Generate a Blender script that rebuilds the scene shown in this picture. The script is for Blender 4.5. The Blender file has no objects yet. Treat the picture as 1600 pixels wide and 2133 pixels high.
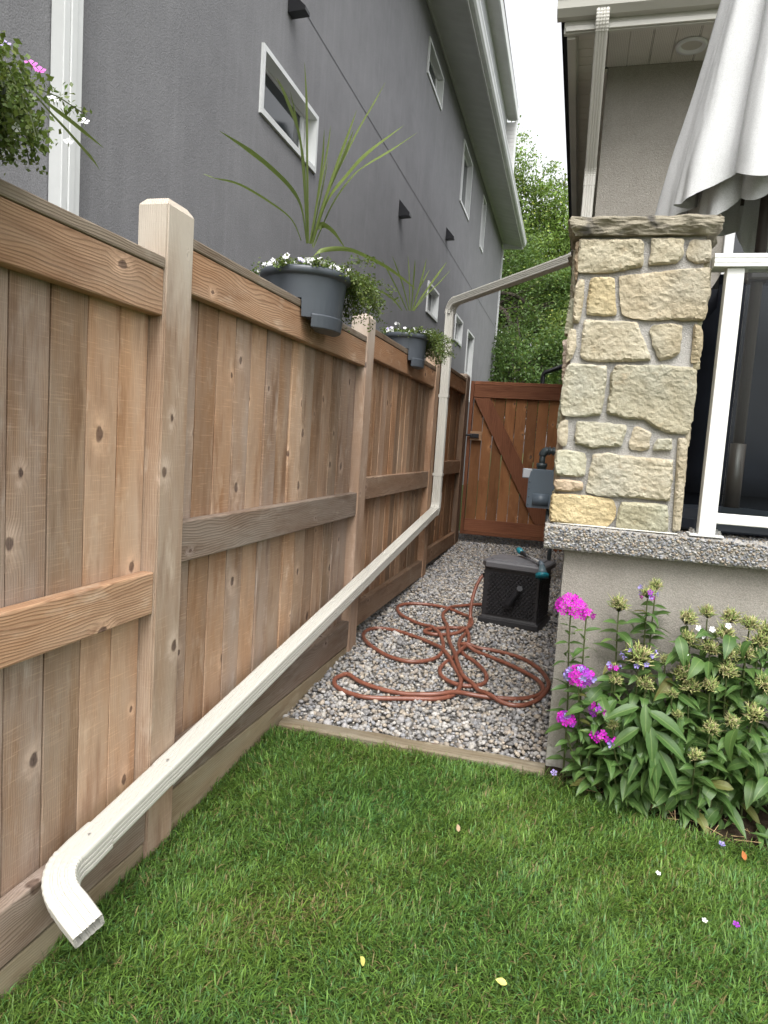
import bpy, bmesh, math, random
import numpy as np
from mathutils import Vector, Matrix, Euler, noise as mnoise
from mathutils.geometry import delaunay_2d_cdt

random.seed(7)
RNG = np.random.default_rng(11)
scene = bpy.context.scene
COL = scene.collection

# ------------------------------------------------------------------ camera
cam_d = bpy.data.cameras.new('camera')
cam = bpy.data.objects.new('camera', cam_d)
COL.objects.link(cam)
cam_d.sensor_fit = 'VERTICAL'
cam_d.sensor_height = 36.0
cam_d.lens = 24.725
cam_d.clip_start = 0.05
cam_d.clip_end = 1500
_r = ((0.96179, 0.26565, 0.06558), (0.08913, -0.07676, -0.99306), (-0.25877, 0.96100, -0.09751))
right, down, fwd = (Vector(v).normalized() for v in _r)
cam.matrix_world = Matrix(((right.x, -down.x, -fwd.x, 0), (right.y, -down.y, -fwd.y, 0), (right.z, -down.z, -fwd.z, 1.40), (0, 0, 0, 1)))
scene.camera = cam

# ------------------------------------------------------------------ sky, sun, exposure
SUN_EL, SUN_AZ = math.radians(58), math.radians(168)     # azimuth from +Y clockwise: behind the camera, a little right
world = bpy.data.worlds.new('World')
scene.world = world
world.use_nodes = True
wn = world.node_tree
bg = wn.nodes['Background']
sky = wn.nodes.new('ShaderNodeTexSky')
sky.sky_type = 'NISHITA'
sky.sun_disc = False
sky.sun_elevation = SUN_EL
sky.sun_rotation = SUN_AZ
sky.air_density = 1.0
sky.dust_density = 4.0
sky.ozone_density = 1.0
hs = wn.nodes.new('ShaderNodeHueSaturation')       # cloud cover: the blue is veiled all over
hs.inputs['Saturation'].default_value = 0.10
wn.links.new(sky.outputs[0], hs.inputs['Color'])
wn.links.new(hs.outputs[0], bg.inputs['Color'])
bg.inputs['Strength'].default_value = 0.15
sun_d = bpy.data.lights.new('sun', 'SUN')
sun_d.energy = 1.0
sun_d.angle = math.radians(38)
sun_d.color = (1.0, 0.975, 0.94)
sun = bpy.data.objects.new('sun', sun_d)
COL.objects.link(sun)
sd = Vector((math.sin(SUN_AZ) * math.cos(SUN_EL), math.cos(SUN_AZ) * math.cos(SUN_EL), math.sin(SUN_EL)))
sun.rotation_euler = sd.to_track_quat('Z', 'Y').to_euler()
sun.location = (0, -5, 20)
scene.view_settings.view_transform = 'Standard'
scene.view_settings.look = 'None'
scene.view_settings.gamma = 1.0
scene.view_settings.use_curve_mapping = False
scene.view_settings.exposure = 1.42

# ------------------------------------------------------------------ helpers
def G(y):                      # the yard climbs gently away from the camera
    return 0.054 * (min(y, 12.0) - 2.05)

def wmat(o):
    if o.parent is None:
        return o.matrix_basis.copy()
    return wmat(o.parent) @ o.matrix_parent_inverse @ o.matrix_basis

def attach(o, parent):
    if parent is not None:
        o.parent = parent
        o.matrix_parent_inverse = wmat(parent).inverted()
    return o

def tag(o, label=None, cat=None, group=None, kind=None):
    if label: o['label'] = label
    if cat: o['category'] = cat
    if group: o['group'] = group
    if kind: o['kind'] = kind
    return o

def empty(name, loc, label=None, cat=None, group=None, kind=None):
    o = bpy.data.objects.new(name, None)
    o.empty_display_size = 0.1
    o.location = loc
    COL.objects.link(o)
    return tag(o, label, cat, group, kind)

def obj(name, me, parent=None, loc=(0, 0, 0), rot=(0, 0, 0), scale=(1, 1, 1), color=None):
    o = bpy.data.objects.new(name, me)
    o.location = loc
    o.rotation_euler = rot
    o.scale = scale
    if color: o.color = (*color, 1)
    COL.objects.link(o)
    return attach(o, parent)

def obj_m(name, me, M, parent=None, color=None):
    o = bpy.data.objects.new(name, me)
    o.matrix_basis = M
    if color: o.color = (*color, 1)
    COL.objects.link(o)
    return attach(o, parent)

def mk_mesh(name, V, F, mat, smooth=False):
    me = bpy.data.meshes.new(name)
    me.from_pydata([tuple(v) for v in V], [], F)
    me.materials.append(mat)
    if smooth:
        me.polygons.foreach_set('use_smooth', [True] * len(me.polygons))
    me.update()
    return me

def np_mesh(name, V, F, mat, cols=None, smooth=False):
    """V (n,3), F (m,k) all faces with k corners, cols (n,3) per vertex"""
    V = np.asarray(V, dtype=np.float32); F = np.asarray(F, dtype=np.int32)
    me = bpy.data.meshes.new(name)
    m, k = F.shape
    me.vertices.add(len(V)); me.vertices.foreach_set('co', V.ravel())
    me.loops.add(m * k); me.loops.foreach_set('vertex_index', F.ravel())
    me.polygons.add(m)
    me.polygons.foreach_set('loop_start', np.arange(0, m * k, k, dtype=np.int32))
    me.polygons.foreach_set('loop_total', np.full(m, k, dtype=np.int32))
    if smooth: me.polygons.foreach_set('use_smooth', np.ones(m, dtype=bool))
    me.update(calc_edges=True)
    if cols is not None:
        a = me.color_attributes.new('Col', 'FLOAT_COLOR', 'POINT')
        c = np.ones((len(V), 4), dtype=np.float32); c[:, :3] = cols
        a.data.foreach_set('color', c.ravel())
    me.materials.append(mat)
    return me

class MB:                      # collects simple shapes into one mesh
    def __init__(s): s.v = []; s.f = []
    def box(s, x0, x1, y0, y1, z0, z1):
        b = len(s.v)
        s.v += [(x, y, z) for z in (z0, z1) for y in (y0, y1) for x in (x0, x1)]
        s.f += [tuple(b + i for i in q) for q in ((0, 2, 3, 1), (4, 5, 7, 6), (0, 1, 5, 4), (2, 6, 7, 3), (0, 4, 6, 2), (1, 3, 7, 5))]
        return s
    def quad(s, *p):
        b = len(s.v); s.v += list(p); s.f.append(tuple(range(b, b + len(p)))); return s
    def tube(s, pts, r, n=8, cap=True):
        pts = [Vector(p) for p in pts]; b = len(s.v)
        t0 = (pts[1] - pts[0]).normalized()
        u = t0.orthogonal().normalized()
        for i, p in enumerate(pts):
            t = (pts[min(i + 1, len(pts) - 1)] - pts[max(i - 1, 0)]).normalized()
            u = (u - t * u.dot(t)).normalized(); w = t.cross(u)
            rr = r[i] if isinstance(r, (list, tuple)) else r
            for k in range(n):
                a = 2 * math.pi * k / n
                s.v.append(tuple(p + (u * math.cos(a) + w * math.sin(a)) * rr))
        for i in range(len(pts) - 1):
            for k in range(n):
                s.f.append((b + i * n + k, b + i * n + (k + 1) % n, b + (i + 1) * n + (k + 1) % n, b + (i + 1) * n + k))
        if cap:
            s.f.append(tuple(b + k for k in reversed(range(n))))
            s.f.append(tuple(b + (len(pts) - 1) * n + k for k in range(n)))
        return s
    def lathe(s, prof, n=32, c=(0, 0, 0), a0=0, a1=2 * math.pi):
        b = len(s.v); full = abs(a1 - a0 - 2 * math.pi) < 1e-6; m = n if full else n + 1
        for r, z in prof:
            for k in range(m):
                a = a0 + (a1 - a0) * k / n
                s.v.append((c[0] + r * math.cos(a), c[1] + r * math.sin(a), c[2] + z))
        for i in range(len(prof) - 1):
            for k in range(n):
                k2 = (k + 1) % m
                s.f.append((b + i * m + k, b + i * m + k2, b + (i + 1) * m + k2, b + (i + 1) * m + k))
        return s
    def mesh(s, name, mat, smooth=False, bevel=0, seg=1):
        me = mk_mesh(name, s.v, s.f, mat, smooth)
        if bevel:
            bm = bmesh.new(); bm.from_mesh(me)
            bmesh.ops.bevel(bm, geom=list(bm.edges), offset=bevel, segments=seg, affect='EDGES', profile=0.5)
            bm.to_mesh(me); bm.free()
        return me
    def build(s, name, mat, parent=None, smooth=False, bevel=0, seg=1, color=None):
        return obj(name, s.mesh(name, mat, smooth, bevel, seg), parent, color=color)

_beams = {}
def beam(name, size, center, mat, parent=None, bevel=0.004, color=None, rot=(0, 0, 0), rough=0.0):
    key = (tuple(round(v, 3) for v in size), mat.name, bevel, round(rough, 4))
    if key not in _beams:
        x, y, z = (v / 2 for v in size)
        bm = bmesh.new()
        bmesh.ops.create_cube(bm, size=1)
        bmesh.ops.scale(bm, vec=size, verts=bm.verts)
        if bevel: bmesh.ops.bevel(bm, geom=list(bm.edges), offset=bevel, segments=2, affect='EDGES', profile=0.5)
        me = bpy.data.meshes.new(name); bm.to_mesh(me); bm.free()
        me.materials.append(mat)
        _beams[key] = me
    return obj(name, _beams[key], parent, center, rot, color=color)

def smooth_path(pts, n=6, closed=False):
    """Catmull-Rom through pts"""
    P = [Vector(p) for p in pts]; out = []
    for i in range(len(P) - 1):
        a, b, c, d = P[max(i - 1, 0)], P[i], P[i + 1], P[min(i + 2, len(P) - 1)]
        for k in range(n):
            t = k / n
            out.append(0.5 * ((2 * b) + (c - a) * t + (2 * a - 5 * b + 4 * c - d) * t * t + (3 * b - a - 3 * c + d) * t ** 3))
    out.append(P[-1]); return out

# ------------------------------------------------------------------ material helpers
class NT:
    def __init__(s, name):
        s.m = bpy.data.materials.new(name); s.m.use_nodes = True
        s.t = s.m.node_tree; s.b = s.t.nodes['Principled BSDF']; s.out = s.t.nodes['Material Output']
    def n(s, typ, **kw):
        x = s.t.nodes.new(typ)
        for k, v in kw.items(): setattr(x, k, v)
        return x
    def put(s, sock, v):
        if isinstance(v, bpy.types.NodeSocket): s.t.links.new(v, sock)
        elif v is not None:
            if hasattr(sock.default_value, '__len__') and not hasattr(v, '__len__'): v = (v,) * len(sock.default_value)
            if hasattr(v, '__len__') and len(sock.default_value) == 4 and len(v) == 3: v = (*v, 1)
            sock.default_value = v
    def math(s, op, a, b=None, c=None, clamp=False):
        x = s.n('ShaderNodeMath', operation=op, use_clamp=clamp)
        for i, v in enumerate((a, b, c)):
            if v is not None: s.put(x.inputs[i], v)
        return x.outputs[0]
    def vec(s, x, y, z=0.0):
        c = s.n('ShaderNodeCombineXYZ')
        for i, v in enumerate((x, y, z)): s.put(c.inputs[i], v)
        return c.outputs[0]
    def noise(s, v, scale=5, detail=3, rough=0.5, dist=0.0, dims='3D'):
        x = s.n('ShaderNodeTexNoise', noise_dimensions=dims)
        if v is not None: s.put(x.inputs['Vector'], v)
        s.put(x.inputs['Scale'], scale); s.put(x.inputs['Detail'], detail); s.put(x.inputs['Roughness'], rough); s.put(x.inputs['Distortion'], dist)
        return x.outputs['Fac']
    def mix(s, f, a, b, blend='MIX'):
        x = s.n('ShaderNodeMix', data_type='RGBA', blend_type=blend)
        s.put(x.inputs[0], f); s.put(x.inputs[6], a); s.put(x.inputs[7], b)
        return x.outputs[2]
    def rng(s, v, a, b, c=0.0, d=1.0, smooth=False):
        x = s.n('ShaderNodeMapRange', interpolation_type='SMOOTHSTEP' if smooth else 'LINEAR')
        for i, q in enumerate((v, a, b, c, d)): s.put(x.inputs[i], q)
        return x.outputs[0]
    def ramp(s, f, stops):
        x = s.n('ShaderNodeValToRGB'); e = x.color_ramp.elements
        while len(e) < len(stops): e.new(0.5)
        for q, (p, c) in zip(e, stops): q.position = p; q.color = (*c, 1) if len(c) == 3 else c
        s.put(x.inputs[0], f); return x.outputs[0]
    def bump(s, h, strength=0.3, dist=0.01, normal=None):
        x = s.n('ShaderNodeBump'); s.put(x.inputs['Height'], h); s.put(x.inputs['Strength'], strength); s.put(x.inputs['Distance'], dist)
        if normal is not None: s.put(x.inputs['Normal'], normal)
        return x.outputs[0]
    def obco(s): return s.n('ShaderNodeTexCoord').outputs['Object']
    def info(s, k): return s.n('ShaderNodeObjectInfo').outputs[k]
    def geo(s): return s.n('ShaderNodeNewGeometry')
    def fin(s, color=None, rough=None, normal=None, spec=None, metal=None, **kw):
        if color is not None: s.put(s.b.inputs['Base Color'], color)
        if rough is not None: s.put(s.b.inputs['Roughness'], rough)
        if normal is not None: s.put(s.b.inputs['Normal'], normal)
        if spec is not None: s.put(s.b.inputs['Specular IOR Level'], spec)
        if metal is not None: s.put(s.b.inputs['Metallic'], metal)
        for k, v in kw.items(): s.put(s.b.inputs[k.replace('_', ' ')], v)
        return s.m

def wood(name, light, dark, grey, axis=2, weather=0.45, knots=0.6, grain=55.0, saw=0.5, ring=1.0, rough=0.78, warp=34.0, bleach=None):
    """weathered softwood: grain runs along the local axis; knots, growth rings and grey wash each board its own"""
    s = NT(name)
    sep = s.n('ShaderNodeSeparateXYZ'); s.put(sep.inputs[0], s.obco())
    rnd = s.info('Random')
    ax = [0, 1, 2]; ax.remove(axis)
    along = s.math('ADD', sep.outputs[axis], s.math('MULTIPLY', rnd, 37.0))
    across = s.math('ADD', s.math('ADD', sep.outputs[ax[0]], sep.outputs[ax[1]]), s.math('MULTIPLY', rnd, 11.3))
    wob = s.noise(s.vec(s.math('MULTIPLY', across, 4.0), s.math('MULTIPLY', along, 1.1)), 1.0, 3, 0.55)
    # knots
    vk = s.n('ShaderNodeTexVoronoi', voronoi_dimensions='2D'); s.put(vk.inputs['Scale'], 5.2)
    kj = s.noise(s.vec(s.math('MULTIPLY', across, 30.0), s.math('MULTIPLY', along, 24.0)), 1.0, 3, 0.6)
    kj2 = s.noise(s.vec(s.math('MULTIPLY', across, 3.0), s.math('MULTIPLY', along, 3.0), 5.0), 1.0, 2, 0.6)
    s.put(vk.inputs['Vector'], s.vec(s.math('ADD', across, s.math('MULTIPLY', kj, 0.012)), s.math('ADD', s.math('MULTIPLY', along, 0.62), s.math('ADD', s.math('MULTIPLY', kj, 0.02), s.math('MULTIPLY', kj2, 0.05)))))
    kd = vk.outputs['Distance']
    ksep = s.n('ShaderNodeSeparateColor'); s.put(ksep.inputs[0], vk.outputs['Color'])
    ksel = s.rng(ksep.outputs[0], 1.0 - knots * 0.75 - 0.01, 1.0 - knots * 0.75)
    krad = s.rng(ksep.outputs[1], 0, 1, 0.018, 0.082)
    kn = s.math('MULTIPLY', s.rng(s.math('DIVIDE', kd, krad), 1.15, 0.7, 0, 1, True), ksel)
    halo = s.math('MULTIPLY', s.rng(s.math('DIVIDE', kd, krad), 4.2, 1.0, 0, 1, True), ksel)
    # growth rings bending round the knots
    ph = s.math('ADD', s.math('ADD', s.math('MULTIPLY', across, grain * 6.283), s.math('MULTIPLY', wob, warp)), s.math('MULTIPLY', halo, 10.0))
    rg = s.math('ADD', s.math('MULTIPLY', s.math('SINE', ph), 0.5), 0.5)
    rg = s.math('POWER', rg, 2.4)
    fib = s.noise(s.vec(s.math('MULTIPLY', across, 330.0), s.math('MULTIPLY', along, 7.0)), 1.0, 4, 0.7)
    sawn = s.noise(s.vec(s.math('MULTIPLY', across, 9.0), s.math('MULTIPLY', along, 190.0)), 1.0, 2, 0.6)
    col = s.mix(s.rng(wob, 0.3, 0.7), dark, light)
    col = s.mix(s.math('MULTIPLY', rg, 0.42 * ring), col, (dark[0] * 0.5, dark[1] * 0.42, dark[2] * 0.38))
    col = s.mix(s.math('MULTIPLY', s.rng(fib, 0.42, 0.66), 0.50), col, (dark[0] * 0.72, dark[1] * 0.66, dark[2] * 0.62))
    col = s.mix(s.math('MULTIPLY', s.rng(sawn, 0.56, 0.70), 0.42 * saw), col, (light[0] * 1.35, light[1] * 1.35, light[2] * 1.35))
    # grey wash and bleached patches
    wz = s.noise(s.vec(s.math('MULTIPLY', across, 7.0), s.math('MULTIPLY', along, 1.6), s.math('MULTIPLY', rnd, 9)), 1.0, 5, 0.62)
    col = s.mix(s.math('MULTIPLY', s.rng(wz, 0.36, 0.72), weather), col, grey)
    blot = s.noise(s.vec(s.math('MULTIPLY', across, 13.0), s.math('MULTIPLY', along, 5.0), 3.0), 1.0, 4, 0.6)
    col = s.mix(s.math('MULTIPLY', s.rng(blot, 0.57, 0.74), 0.55), col, (grey[0] * 1.35, grey[1] * 1.33, grey[2] * 1.3))
    stain = s.noise(s.vec(s.math('MULTIPLY', across, 16.0), s.math('MULTIPLY', along, 2.3), 7.0), 1.0, 4, 0.6)
    col = s.mix(s.math('MULTIPLY', s.rng(stain, 0.52, 0.70), 0.62), col, (dark[0] * 0.58, dark[1] * 0.50, dark[2] * 0.46))
    col = s.mix(s.math('MULTIPLY', s.math('MULTIPLY', s.math('SUBTRACT', halo, kn, clamp=True), s.rng(kj, 0.3, 0.65)), 0.75), col, (light[0] * 1.28, light[1] * 1.38, light[2] * 1.55))
    crk = s.noise(s.vec(s.math('MULTIPLY', across, 150.0), s.math('MULTIPLY', along, 1.7), 11.0), 1.0, 2, 0.5)
    col = s.mix(s.math('MULTIPLY', s.rng(crk, 0.70, 0.76), 0.55), col, (0.09, 0.055, 0.04))
    col = s.mix(s.math('MULTIPLY', kn, 0.84), col, s.mix(s.rng(kj, 0.35, 0.65), (0.06, 0.036, 0.03), (0.19, 0.13, 0.10)))
    if bleach is not None:                 # sun-bleached grey-white end
        bz = s.rng(s.math('ADD', sep.outputs[axis], s.math('MULTIPLY', s.math('SUBTRACT', wz, 0.5), 0.5)), bleach - 0.20, bleach + 0.12)
        col = s.mix(s.math('MULTIPLY', bz, 0.72), col, (0.60, 0.55, 0.48))
    val = s.math('ADD', s.math('MULTIPLY', s.math('FRACT', s.math('MULTIPLY', rnd, 17.3)), 0.34), 0.82)
    col = s.mix(1.0, col, s.vec(val, val, val), 'MULTIPLY')
    col = s.mix(1.0, col, s.info('Color'), 'MULTIPLY')
    h = s.math('ADD', s.math('ADD', s.math('MULTIPLY', rg, 0.35), s.math('MULTIPLY', fib, 0.5)), s.math('MULTIPLY', sawn, 0.35 * saw))
    h = s.math('SUBTRACT', h, s.math('MULTIPLY', kn, 0.4))
    return s.fin(col, rough, s.bump(h, 0.55, 0.003), spec=0.18)

def stucco(name, col, col2, scale=170, strength=0.6, dist=0.006, streak=0.25):
    s = NT(name); p = s.obco()
    sep = s.n('ShaderNodeSeparateXYZ'); s.put(sep.inputs[0], p)
    big = s.noise(p, 0.9, 4, 0.6)
    xy = s.math('ADD', sep.outputs[0], sep.outputs[1])
    st = s.noise(s.vec(s.math('MULTIPLY', xy, 14.0), s.math('MULTIPLY', sep.outputs[2], 0.5)), 1.0, 4, 0.65)
    fine = s.noise(p, scale, 3, 0.65)
    mid = s.noise(p, scale * 0.35, 2, 0.5)
    tro = s.noise(p, 3.3, 5, 0.7, 0.6)
    c = s.mix(s.rng(s.math('ADD', s.math('MULTIPLY', big, 0.5), s.math('MULTIPLY', tro, 0.5)), 0.36, 0.64), tuple(v * 0.95 for v in col), tuple(v * 1.03 for v in col2))
    c = s.mix(s.math('MULTIPLY', s.rng(st, 0.5, 0.75), streak), c, tuple(min(1, v * 1.35) for v in col2))
    c = s.mix(s.math('MULTIPLY', s.rng(fine, 0.45, 0.7), 0.35), c, tuple(v * 0.6 for v in col))
    c = s.mix(s.math('MULTIPLY', s.rng(fine, 0.55, 0.35), 0.25), c, tuple(min(1, v * 1.5) for v in col2))
    return s.fin(c, 0.9, s.bump(s.math('ADD', fine, s.math('MULTIPLY', mid, 0.6)), strength, dist), spec=0.15)

def paint(name, col, rough=0.4, var=0.06, spec=0.4, metal=0.0, dirt=0.12):
    s = NT(name); p = s.obco()
    big = s.noise(p, 3.0, 4, 0.6); sp = s.noise(p, 40.0, 3, 0.6)
    c = s.mix(s.rng(big, 0.3, 0.75), col, tuple(v * (1 - var * 2) for v in col))
    c = s.mix(s.math('MULTIPLY', s.rng(sp, 0.6, 0.8), dirt), c, tuple(v * 0.55 for v in col))
    return s.fin(c, s.rng(big, 0.3, 0.7, rough * 0.85, min(1, rough * 1.2)), s.bump(sp, 0.03, 0.001), spec=spec, metal=metal)

def leafmat(name, col, col2, trans=0.3, rough=0.45, vein=True, attr=False):
    s = NT(name)
    if attr:
        a = s.n('ShaderNodeVertexColor'); a.layer_name = 'Col'; c = a.outputs[0]
    else:
        rnd = s.info('Random')
        c = s.mix(rnd, col, col2)
        p = s.obco()
        c = s.mix(s.math('MULTIPLY', s.rng(s.noise(p, 6.0, 3), 0.45, 0.75), 0.35), c, tuple(v * 1.35 for v in col2))
        if vein:
            sep = s.n('ShaderNodeSeparateXYZ'); s.put(sep.inputs[0], p)
            ab = s.math('ABSOLUTE', sep.outputs[0])
            c = s.mix(s.math('MULTIPLY', s.rng(ab, 0.016, 0.004), 0.5), c, (0.22, 0.30, 0.10))
            vv = s.math('SINE', s.math('ADD', s.math('MULTIPLY', sep.outputs[1], 70.0), s.math('MULTIPLY', ab, -90.0)))
            c = s.mix(s.math('MULTIPLY', s.rng(vv, 0.6, 1.0), 0.16), c, tuple(v * 0.6 for v in col))
    s.fin(c, rough, spec=0.35)
    if trans:
        tr = s.n('ShaderNodeBsdfTranslucent'); s.put(tr.inputs[0], s.mix(0.35, c, (0.25, 0.38, 0.05)))
        mx = s.n('ShaderNodeMixShader'); s.put(mx.inputs[0], trans)
        s.t.links.new(s.b.outputs[0], mx.inputs[1]); s.t.links.new(tr.outputs[0], mx.inputs[2])
        s.t.links.new(mx.outputs[0], s.out.inputs[0])
    return s.m

def vcol(name, rough=0.7, bump=None, spec=0.25):
    s = NT(name); a = s.n('ShaderNodeVertexColor'); a.layer_name = 'Col'
    c = a.outputs[0]; nrm = None
    if bump:
        p = s.obco(); f = s.noise(p, bump, 3, 0.6)
        c = s.mix(s.math('MULTIPLY', s.rng(f, 0.4, 0.7), 0.35), c, s.mix(1.0, c, (0.6, 0.58, 0.55), 'MULTIPLY'))
        nrm = s.bump(f, 0.25, 0.002)
    return s.fin(c, rough, nrm, spec=spec)

# cedar of the long fence
W_BOARD = wood('cedar_board', (0.480, 0.325, 0.212), (0.300, 0.182, 0.106), (0.44, 0.37, 0.305), 2, 0.70, 0.72, 135, 1.0, 0.75, warp=60)
W_RAIL = wood('cedar_rail', (0.475, 0.305, 0.192), (0.310, 0.184, 0.106), (0.40, 0.330, 0.262), 1, 0.42, 0.6, 105, 0.2, 1.5, warp=95)
W_RAILG = wood('weathered_rail', (0.33, 0.248, 0.190), (0.235, 0.164, 0.118), (0.32, 0.282, 0.240), 1, 0.65, 0.5, 105, 0.2, 1.5, warp=95)
W_CAP = wood('weathered_cap', (0.30, 0.248, 0.190), (0.205, 0.158, 0.114), (0.28, 0.262, 0.230), 1, 0.75, 0.3, 120, 0.2, 1.0, warp=60)
W_POST = wood('cedar_post', (0.50, 0.365, 0.265), (0.36, 0.242, 0.162), (0.50, 0.425, 0.355), 2, 0.60, 0.70, 125, 0.6, 0.9, bleach=0.92, warp=50)
W_GATE = wood('stained_gate_board', (0.315, 0.145, 0.060), (0.205, 0.088, 0.036), (0.245, 0.118, 0.058), 2, 0.25, 0.65, 90, 0.2, 1.0)
W_GATEF = wood('stained_gate_frame', (0.245, 0.100, 0.050), (0.165, 0.064, 0.033), (0.165, 0.068, 0.038), 2, 0.3, 0.4, 45, 0.3, 0.7)
W_GATEH = wood('stained_gate_rail', (0.245, 0.100, 0.050), (0.165, 0.064, 0.033), (0.165, 0.068, 0.038), 0, 0.3, 0.4, 45, 0.3, 0.7)
W_TIMBER = wood('edging_timber', (0.25, 0.205, 0.135), (0.150, 0.118, 0.075), (0.235, 0.212, 0.165), 0, 0.7, 0.3, 40, 0.3, 0.9)
GREY_STUCCO = stucco('charcoal_stucco', (0.216, 0.214, 0.222), (0.246, 0.244, 0.252), 120, 0.55, 0.008, 0.34)
PALE_STUCCO = stucco('pale_grey_stucco', (0.44, 0.445, 0.465), (0.50, 0.505, 0.525), 90, 0.3, 0.008, 0.3)
TAN_STUCCO = stucco('taupe_stucco', (0.285, 0.264, 0.232), (0.330, 0.307, 0.270), 230, 0.8, 0.006, 0.20)
WHITE = paint('white_trim', (0.72, 0.73, 0.72), 0.45)
CREAM = paint('cream_downspout', (0.52, 0.503, 0.452), 0.36, 0.02, 0.45, 0, 0.04)
SOFFIT = paint('soffit_beige', (0.60, 0.575, 0.515), 0.55, 0.05)
SOFFITG = paint('soffit_grey', (0.60, 0.595, 0.58), 0.55, 0.05)
FASCIA = paint('fascia_cream', (0.54, 0.525, 0.47), 0.4, 0.04)
ROOF = paint('roof_shingle', (0.09, 0.085, 0.08), 0.9, 0.2)
BLACK = paint('black_metal', (0.016, 0.016, 0.019), 0.42, 0.1, 0.4)
DARKPL = paint('charcoal_resin', (0.026, 0.025, 0.027), 0.42, 0.12, 0.45)
LIDPL = paint('grey_resin_lid', (0.105, 0.103, 0.110), 0.48, 0.1, 0.4)
POTPL = paint('slate_planter', (0.070, 0.080, 0.094), 0.38, 0.06, 0.45)
METER = paint('meter_grey', (0.105, 0.135, 0.165), 0.38, 0.08, 0.5)
METERD = paint('meter_pipe', (0.055, 0.072, 0.078), 0.34, 0.1, 0.5)
STEEL = paint('zinc_screw', (0.55, 0.55, 0.55), 0.3, 0.05, 0.5, 0.9)
TEAL = paint('teal_plastic', (0.012, 0.17, 0.215), 0.28, 0.06, 0.5)
ALU = paint('brushed_tube', (0.52, 0.53, 0.53), 0.28, 0.04, 0.5, 0.6)
MORTAR = stucco('mortar', (0.37, 0.356, 0.334), (0.44, 0.424, 0.398), 200, 0.9, 0.010, 0.1)

# ------------------------------------------------------------------ surveyed outlines (mm / m)
STONES= [[[-70,2255],[46,2254],[157,2254],[167,2234],[171,2152],[124,2145],[51,2130],[-31,2130],[-66,2133],[-68,2194]],[[200,2256],[245,2258],[314,2254],[318,2192],[300,2169],[255,2162],[203,2159],[198,2172],[204,2213]],[[346,2251],[413,2250],[421,2192],[415,2172],[378,2164],[344,2175],[332,2199],[335,2232]],[[-85,2247],[-73,2250],[-75,2194],[-67,2131],[-71,2096],[-81,2124],[-86,2208]],[[-61,2100],[-39,2100],[-37,2040],[-39,1984],[-45,1934],[-71,1937],[-73,2012],[-72,2075]],[[-15,2103],[32,2109],[74,2105],[84,2034],[93,1968],[59,1964],[-17,1968],[-19,2033]],[[97,2112],[153,2119],[219,2125],[316,2139],[418,2143],[424,2058],[420,1997],[415,1953],[354,1950],[301,1956],[236,1950],[162,1955],[120,1972],[108,2041]],[[-21,1942],[69,1938],[171,1937],[184,1904],[212,1856],[237,1794],[171,1788],[76,1783],[0,1787],[-26,1799],[-25,1871]],[[232,1925],[290,1933],[342,1928],[344,1866],[344,1825],[316,1806],[275,1791],[258,1822],[241,1863],[228,1905]],[[385,1932],[411,1926],[421,1895],[423,1834],[412,1792],[388,1789],[386,1853],[384,1901]],[[-77,1904],[-54,1902],[-49,1841],[-57,1798],[-74,1783],[-82,1769],[-84,1841],[-85,1883]],[[-62,1767],[2,1764],[75,1761],[78,1703],[76,1632],[68,1574],[20,1564],[-36,1560],[-78,1566],[-86,1624],[-84,1697],[-78,1747]],[[119,1767],[187,1767],[287,1771],[386,1764],[407,1758],[410,1682],[411,1613],[409,1564],[401,1518],[331,1517],[276,1539],[240,1562],[199,1563],[137,1570],[98,1581],[103,1647],[102,1732]],[[-84,1533],[-54,1544],[-50,1487],[-51,1443],[-68,1435],[-88,1456],[-92,1500]],[[-17,1539],[71,1539],[168,1534],[173,1519],[166,1486],[156,1448],[107,1445],[52,1435],[16,1446],[-18,1449],[-16,1497]],[[204,1528],[244,1525],[272,1507],[265,1478],[270,1446],[239,1435],[197,1441],[193,1473],[200,1502]],[[297,1489],[349,1490],[353,1448],[312,1445],[282,1441],[289,1469]],[[371,1488],[400,1490],[408,1466],[411,1381],[413,1296],[414,1189],[414,1139],[386,1133],[382,1222],[378,1329],[374,1421]],[[-88,1415],[-52,1420],[25,1412],[31,1376],[31,1321],[-29,1314],[-83,1317],[-89,1330],[-89,1382]],[[62,1407],[117,1418],[166,1410],[255,1409],[354,1406],[359,1342],[358,1248],[291,1247],[208,1251],[112,1246],[51,1256],[47,1274],[54,1341]],[[-81,1297],[-27,1299],[26,1296],[27,1261],[-23,1252],[-81,1253],[-87,1278]],[[-87,1235],[-8,1240],[99,1238],[148,1231],[161,1203],[162,1159],[137,1124],[74,1121],[2,1126],[-84,1121],[-92,1166]],[[187,1224],[252,1229],[353,1229],[363,1185],[364,1121],[303,1121],[235,1121],[176,1122],[176,1160],[179,1197]]]
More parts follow.
